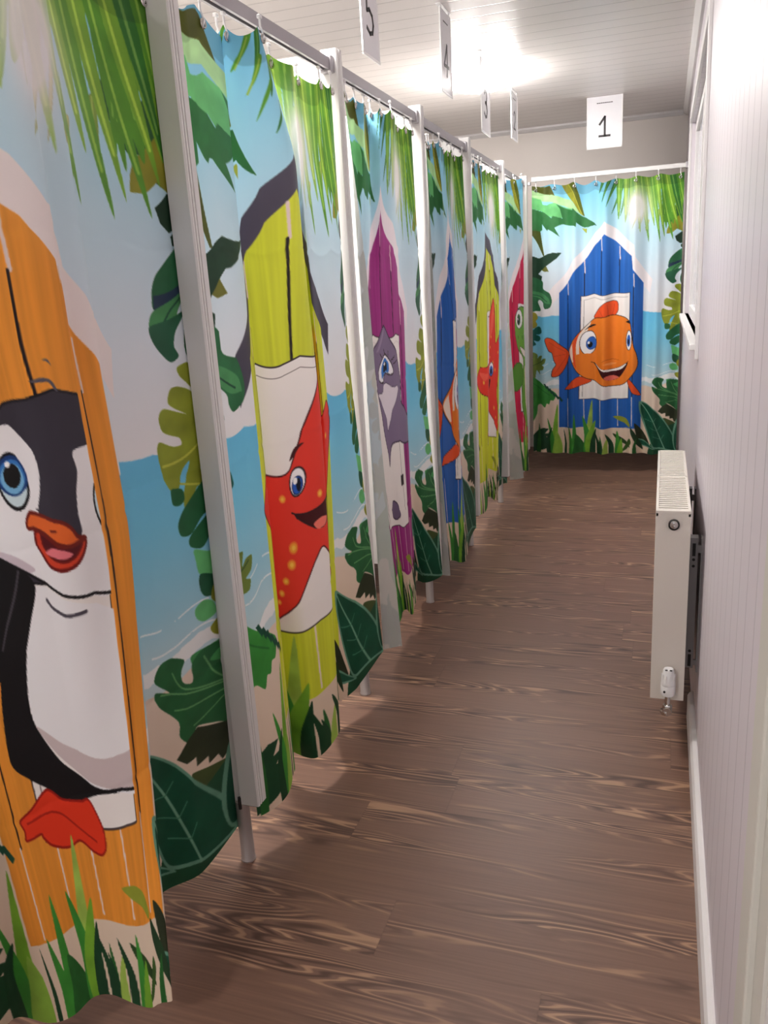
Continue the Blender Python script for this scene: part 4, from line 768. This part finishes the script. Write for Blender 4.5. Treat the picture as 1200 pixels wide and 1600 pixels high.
def cloth_object(name, U, V, XYZ, art):
    R, C = U.shape
    me = bpy.data.meshes.new(name); nv = R * C
    idx = np.arange(nv, dtype=np.int32).reshape(R, C)
    f = np.stack([idx[:-1, :-1], idx[1:, :-1], idx[1:, 1:], idx[:-1, 1:]], -1).reshape(-1, 4)
    me.vertices.add(nv); me.vertices.foreach_set('co', XYZ.reshape(-1).astype(np.float32))
    nf = len(f); me.loops.add(nf * 4); me.loops.foreach_set('vertex_index', f.reshape(-1).astype(np.int32))
    me.polygons.add(nf); me.polygons.foreach_set('loop_start', np.arange(0, nf * 4, 4, dtype=np.int32))
    me.update(calc_edges=True); me.polygons.foreach_set('use_smooth', np.ones(nf, bool))
    col = to_lin(sample(art, U, V)); rgba = np.concatenate([col, np.ones(col.shape[:-1] + (1,))], -1)
    at = me.attributes.new('print', 'FLOAT_COLOR', 'POINT'); at.data.foreach_set('color', rgba.reshape(-1).astype(np.float32))
    me.materials.append(CLOTH); me.validate()
    o = bpy.data.objects.new(name, me); COLL.objects.link(o); return o
def hook_parts(o, p, top, facing):
    """white glider and hook from the rail, and the eyelet in the hem"""
    x, y, z = p
    k = tube(bmesh.new(), [(x, y, top), (x, y, z + .022)], .0025, 6); tube(k, [(x, y, z + .024), (x + .003, y, z + .016), (x + .006, y, z + .004), (x + .004, y - .002, z - .004)], .002, 6)
    box(k, (x - .004, y - .006, top - .005), (x + .004, y + .006, top + .002), .0015)
    obj('hook', k, PLAST, o)
    g = bmesh.new(); ring = []
    ang = facing
    for t in np.linspace(0, 2 * PI, 16, endpoint=False):
        a = .0075 * math.cos(t); b_ = .0075 * math.sin(t)
        ring.append((x + .004 * math.cos(ang) - a * math.sin(ang), y + .004 * math.sin(ang) + a * math.cos(ang), z + b_))
    tube(g, ring, .0028, 6, True)
    obj('eyelet', g, CHROME, o, smooth=True)
def side_curtain(key, art, label, rows, cols, sag, hooks=9):
    nds = NODES[key]; v = np.linspace(0, 1, rows)
    K = np.stack([np.stack([np.interp(v, [q[0] for q in nd], [q[k] for q in nd]) for k in (1, 2, 3)], -1) for nd in nds], 1)
    ker = np.hanning(max(5, rows // 14)); ker /= ker.sum(); h = len(ker) // 2       # soften the kinks down the cloth
    for i in range(K.shape[1]):
        for k in range(3):
            a = K[:, i, k]; pad = np.concatenate([2 * a[0] - a[h:0:-1], a, 2 * a[-1] - a[-2:-h - 2:-1]]); K[:, i, k] = np.convolve(pad, ker, 'valid')[:rows]
    w = np.array([abs(K[:, i + 1, 0] - K[:, i, 0]).mean() + .6 * np.linalg.norm(K[:, i + 1, 1:] - K[:, i, 1:], axis=1).mean() for i in range(len(nds) - 1)])
    ns = np.maximum(8, np.round(cols * w / w.sum()).astype(int))
    P = hermite_rows(K, ns); U = P[..., 0]; V = np.repeat(v[:, None], U.shape[1], 1)
    zb = .10 + .012 * np.sin(U * 17 + len(key)) * 1.0
    if key in ('star', 'dolphin'): zb = zb + np.clip((U - .86) / .14, 0, 1) * .035
    sg = sag * np.abs(np.sin(U * PI * (hooks - 1))) ** 1.0
    zt = 1.796 - sg
    Z = zt + (zb - zt) * V
    X = P[..., 1] + .0025 * np.sin(U * 41 + V * 5) * np.sin(V * 3 + 1); Y = P[..., 2]
    for vc in (.25, .5, .75): X = X - .0016 * np.exp(-((V - vc - .004 * np.sin(U * 7)) / .0045) ** 2)     # storage creases
    o = cloth_object('shower_curtain', U, V, np.stack([X, Y, Z], -1), art)
    r = max(1, int(rows * .012))
    for k in range(hooks):
        c = int(np.argmin(np.abs(U[0] - (.015 + .97 * k / (hooks - 1))))); c = min(max(c, 1), U.shape[1] - 2)
        hook_parts(o, (X[r, c] , Y[r, c], Z[r, c] ), RZ0 - .005, 0 if key != 'x' else 0)
    tag(o, label, 'curtain', 'beach hut curtains along the cubicles')
    return o
PR = {}
def art_for(k):
    if k not in PR: PR[k] = panel_print(ART, COL[k][0], COL[k][1], k, JG, BG)
    return PR[k]
side_curtain('penguin', art_for('penguin'), 'curtain with a large penguin before an orange beach hut, nearest the camera', 860, 440, .012)
side_curtain('star', art_for('star'), 'near curtain with a smiling red starfish before a lime yellow hut', 760, 420, .022)
side_curtain('dolphin', art_for('dolphin'), 'curtain with a grey dolphin before a purple beach hut', 440, 280, .018)
side_curtain('blue', art_for('fish'), 'blue hut curtain in the side row, folded across its orange fish', 340, 260, .014)
side_curtain('yellow', art_for('star'), 'far lime yellow hut curtain, folded so only part of its starfish shows', 300, 180, .014)
side_curtain('red', art_for('turtle'), 'curtain with a green turtle before a red beach hut', 280, 170, .008)
def end_curtain():
    rows, cols = 430, 330; u = np.linspace(0, 1, cols); v = np.linspace(0, 1, rows); U, V = np.meshgrid(u, v)
    wv = .016 * np.sin(U * 2 * PI * 5.3 + .8) + .009 * np.sin(U * 2 * PI * 9.1 + V * .8) + .004 * np.sin(U * 57 + 2)
    amp = .75 + .35 * V
    Y = EY - .004 + wv * amp - .012 * np.exp(-((U - .70) / .022) ** 2)
    X = -.806 + U * (.892 + .016 * V) - .006 * V + .004 * np.sin(U * 2 * PI * 5.3)
    zt = 1.818 - .020 * np.abs(np.sin(U * PI * 7)) ** 1.5 * (.5 + .8 * np.exp(-((U - .42) / .12) ** 2)); zb = .128 + .005 * np.sin(U * 21)
    Z = zt + (zb - zt) * V
    o = cloth_object('shower_curtain', U, V, np.stack([X, Y, Z], -1), art_for('fish'))
    for k in range(8):
        c = min(max(int(round((cols - 1) * (.025 + .95 * k / 7))), 1), cols - 2)
        hook_parts(o, (X[6, c], Y[6, c] - .003, Z[6, c]), 1.8395, -PI / 2)
    tag(o, 'fully drawn blue hut curtain with grinning orange fish across the corridor end', 'curtain', 'beach hut curtains along the cubicles')
end_curtain()

# ------------------------------------------------------------------ number signs hanging from the ceiling
GL = {'1': [[(-.32, .62), (.02, 1.0), (.02, 0)], [(-.34, 0), (.36, 0)]],
      '2': [[(-.34, .78), (-.25, .93), (0, 1.0), (.25, .92), (.33, .72), (.22, .48), (-.1, .22), (-.36, 0), (.38, 0)]],
      '3': [[(-.32, .86), (-.1, .99), (.18, .95), (.3, .76), (.18, .57), (-.08, .53), (.2, .48), (.34, .27), (.2, .05), (-.08, 0), (-.36, .12)]],
      '4': [[(.14, 0), (.14, 1.0), (-.4, .3), (.4, .3)]],
      '5': [[(.3, 1.0), (-.24, 1.0), (-.28, .56), (0, .62), (.26, .5), (.34, .28), (.22, .06), (-.06, 0), (-.34, .1)]]}
def flat_stroke(bm, pts, w, y0, y1):
    for a, b in zip(pts, pts[1:]):
        a = Vector((a[0], 0, a[1])); b = Vector((b[0], 0, b[1])); d = (b - a).normalized(); q = Vector((-d.z, 0, d.x)) * w / 2; e = d * w * .38
        vs = [a - e + q, b + e + q, b + e - q, a - e - q]
        lo = [bm.verts.new((p.x, y0, p.z)) for p in vs]; hi = [bm.verts.new((p.x, y1, p.z)) for p in vs]
        bm.faces.new(lo); bm.faces.new(hi[::-1])
        for k in range(4): bm.faces.new((lo[k], hi[k], hi[(k + 1) % 4], lo[(k + 1) % 4]))
    bmesh.ops.recalc_face_normals(bm, faces=bm.faces[:]); return bm
def sign(dig, loc, rz, w, h, label):
    o = empty('number_sign', loc); o.rotation_euler = (0, 0, rz)
    obj('sheet', B((-w / 2, -.001, -h), (w / 2, .001, 0)), PAPER, o)
    g = bmesh.new(); s = h * .37
    for st in GL[dig]: flat_stroke(g, [(p[0] * s * .82, -h * .77 + p[1] * s) for p in st], s * .115, -.0018, -.0011)
    obj('numeral', g, INK, o)
    hd = bmesh.new(); x = -w * .22; rr = random.Random(7)
    while x < w * .22:
        l = w * rr.uniform(.025, .05); flat_stroke(hd, [(x, -h * .13), (x + l, -h * .13)], h * .016, -.0016, -.0011); x += l + w * .025
    obj('heading', hd, INK, o)
    bd = bmesh.new()
    for a, b in (((-w / 2 - .004, -.002, -h - .004), (w / 2 + .004, .002, -h + .004)), ((-w / 2 - .004, -.002, -h), (-w / 2 + .002, .002, 0)), ((w / 2 - .002, -.002, -h), (w / 2 + .004, .002, 0))): box(bd, a, b)
    obj('plastic_sleeve', bd, PLAST, o)
    top = ZC - loc[2]
    if top > .004:
        t = bmesh.new()
        for xx in (-w * .38, w * .38): box(t, (xx - .004, -.0012, -.01), (xx + .004, .0012, top))
        box(t, (-w / 2, -.004, top - .003), (w / 2, .016, top))
        obj('hanger', t, PLAST, o)
    tag(o, label, 'sign', 'paper number signs hanging from the ceiling')
sign('1', (-.372, 5.49, 2.283), 0, .20, .284, 'white hanging sign with the numeral 1, facing down the corridor')
sign('2', (-.835, 5.03, 2.270), PI / 2, .20, .24, 'hanging sheet with the numeral 2, seen edge-on above the turtle curtain')
sign('3', (-.835, 4.21, 2.262), PI / 2, .20, .315, 'hanging sheet with the numeral 3, seen edge-on in front of the lamp glow')
sign('4', (-.835, 3.45, 2.272), PI / 2, .16, .288, 'hanging sheet with the numeral 4, seen edge-on left of the glowing lamp')
sign('5', (-.866, 2.62, 2.225), PI / 2, .15, .285, 'hanging sheet with the numeral 5, cut off by the top of the view')

# ------------------------------------------------------------------ ceiling lamps
def lamp(loc, label):
    o = empty('ceiling_lamp', loc)
    obj('base', lathe(bmesh.new(), [(.17, -.014), (.175, -.010), (.175, 0), (.10, 0)], 'z', (0, 0, 0), 40), PLAST, o, smooth=True)
    obj('diffuser', lathe(bmesh.new(), [(.03, -.070), (.11, -.064), (.165, -.046), (.19, -.022), (.19, -.012), (.17,-.010)], 'z', (0, 0, 0), 40), OPAL, o, smooth=True)
    tag(o, label, 'lamp', 'round ceiling lamps over the cubicles')
lamp((-.93, 4.58, ZC), 'round lit ceiling lamp glowing behind the hanging sheets')
lamp((-1.05, 2.15, ZC), 'round ceiling lamp above the near cubicles')
lamp((-.95, -1.4, ZC), 'round ceiling lamp behind the camera')

# ------------------------------------------------------------------ radiator
R = empty('radiator', (0, 2.08, 0)); X0, X1, L, Z0, Z1 = -.004, .080, .75, .168, .69
pn = bmesh.new(); n = 17; prof = []
for k in range(n * 4 + 1):
    z = Z0 + .012 + (Z1 - Z0 - .03) * k / (n * 4); prof.append((X0 + (.0 if k % 4 in (0, 1) else .004), z))
prof2 = prof + [(X0 + .012, Z1 - .012), (X0 + .012, Z0 + .012)]
obj('front_panel', prism(pn, prof2, 'y', .004, L - .004), RAD, R)
obj('rear_panel', B((X1 - .014, .006, Z0 + .012), (X1 - .004, L - .006, Z1 - .012), .002), RAD, R)
cv = bmesh.new()
for k in range(26): box(cv, (X0 + .014, .03 + k * .0275, Z0 + .03), (X1 - .016, .0315 + k * .0275, Z1 - .03))
obj('convector_fins', cv, STEEL, R)
for y0, nm in ((0, 'near'), (L - .003, 'far')):
    obj('side_cover', B((X0, y0, Z0), (X1, y0 + .003, Z1 - .0065), .0012), RAD, R)
gr = bmesh.new()
for a, b in (((X0, 0, Z1 - .016), (X0 + .007, L, Z1)), ((X1 - .007, 0, Z1 - .016), (X1, L, Z1)), ((X0, -.001, Z1 - .007), (X1, .012, Z1)), ((X0, L - .010, Z1 - .006), (X1, L, Z1)), ((X0, L / 2 - .006, Z1 - .006), (X1, L / 2 + .004, Z1))): box(gr, a, b, .001)
for k in range(36): box(gr, (X0 + .005, .016 + k * .0202, Z1 - .006), (X1 - .005, .0285 + k * .0202, Z1 - .002))
obj('top_grille', gr, RAD, R)
xc = .040
pl = obj('vent_plug', lathe(bmesh.new(), [(.0135, .001), (.0135, -.010), (.0105, -.012)], 'y', (xc, 0, .655), 24), BLACK, R, smooth=True)
obj('vent_screw', lathe(bmesh.new(), [(.0105, -.010), (.0095, -.0155), (.003, -.016), (.003, -.013)], 'y', (xc, 0, .657), 20), CHROME, pl, smooth=True)
va = obj('thermostatic_valve', lathe(bmesh.new(), [(.012, .196), (.017, .198), (.0185, .204), (.0185, .224), (.0175, .226), (.0185, .228), (.0178, .236), (.0135, .268), (.0115, .272), (.004, .270)], 'z', (.040, -.028, 0), 24), PLAST, R, smooth=True)
mk = bmesh.new()
for k in range(10):
    t = 2 * PI * k / 10; box(mk, (.040 + .0163 * math.cos(t) - .001, -.028 + .0163 * math.sin(t) - .001, .232), (.040 + .0163 * math.cos(t) + .001, -.028 + .0163 * math.sin(t) + .001, .258))
obj('grip_rib', mk, PLAST, va)
for s in (-1, 1): obj('valve_mark', B((.040 + s * .0055 - .003, -.040, .2705), (.040 + s * .0055 + .003, -.0365, .2725)), BLACK, va)
obj('set_screw', lathe(bmesh.new(), [(.003, 0), (.003, -.003)], 'y', (.031, -.0445, .213), 8), BLACK, va)
pv = tube(bmesh.new(), [(.040, -.028, .198), (.040, -.028, .150)], .007, 12); lathe(pv, [(.011, .155), (.0125, .158), (.0125, .166), (.011, .169)], 'z', (.040, -.028, 0), 6)
tube(pv, [(.040, -.028, .150), (.040, -.010, .146), (.040, .012, .146), (.040, .03, .160), (.040, .04, .18)], .0075, 12); lathe(pv, [(.012, -.040), (.012, -.026)], 'y', (.040, 0, .152), 8); lathe(pv, [(.009, .140), (.012, .144), (.012, .152)], 'z', (.034, -.03, 0), 8)
obj('valve_body', pv, CHROME, R, smooth=True)
for y in (.10, L - .12):
    br = bmesh.new()
    box(br, (X1 - .003, y, Z0 + .02), (X1 + .004, y + .02, Z1 - .06)); box(br, (X1 + .004, y, Z0 + .05), (X1 + .024, y + .03, Z1 - .10)); box(br, (X1 + .024, y - .002, Z0 + .06), (XR, y + .004, Z0 + .075)); box(br, (X1 + .024, y - .002, Z1 - .14), (XR, y + .004, Z1 - .12)); box(br, (XR - .004, y - .004, Z0 + .04), (XR, y + .03, Z1 - .10))
    bo = obj('wall_bracket', br, STEEL, R)
    ho = bmesh.new()
    for z in (Z1 - .16, Z1 - .178, Z0 + .10): obj('bracket_hole', lathe(bmesh.new(), [(.004, .0005), (.004, -.0006)], 'y', (X1 + .014, y, z), 10), BLACK, bo)
    obj('bracket_slot', box(ho, (X1 + .010, y - .0008, Z1 - .15), (X1 + .018, y + .001, Z1 - .115)), BLACK, bo); obj('bracket_slot', B((X1 + .010, y - .0008, Z0 + .055), (X1 + .018, y + .001, Z0 + .09)), BLACK, bo)
tag(R, 'white panel radiator with top grille mounted on the right wall', 'radiator')
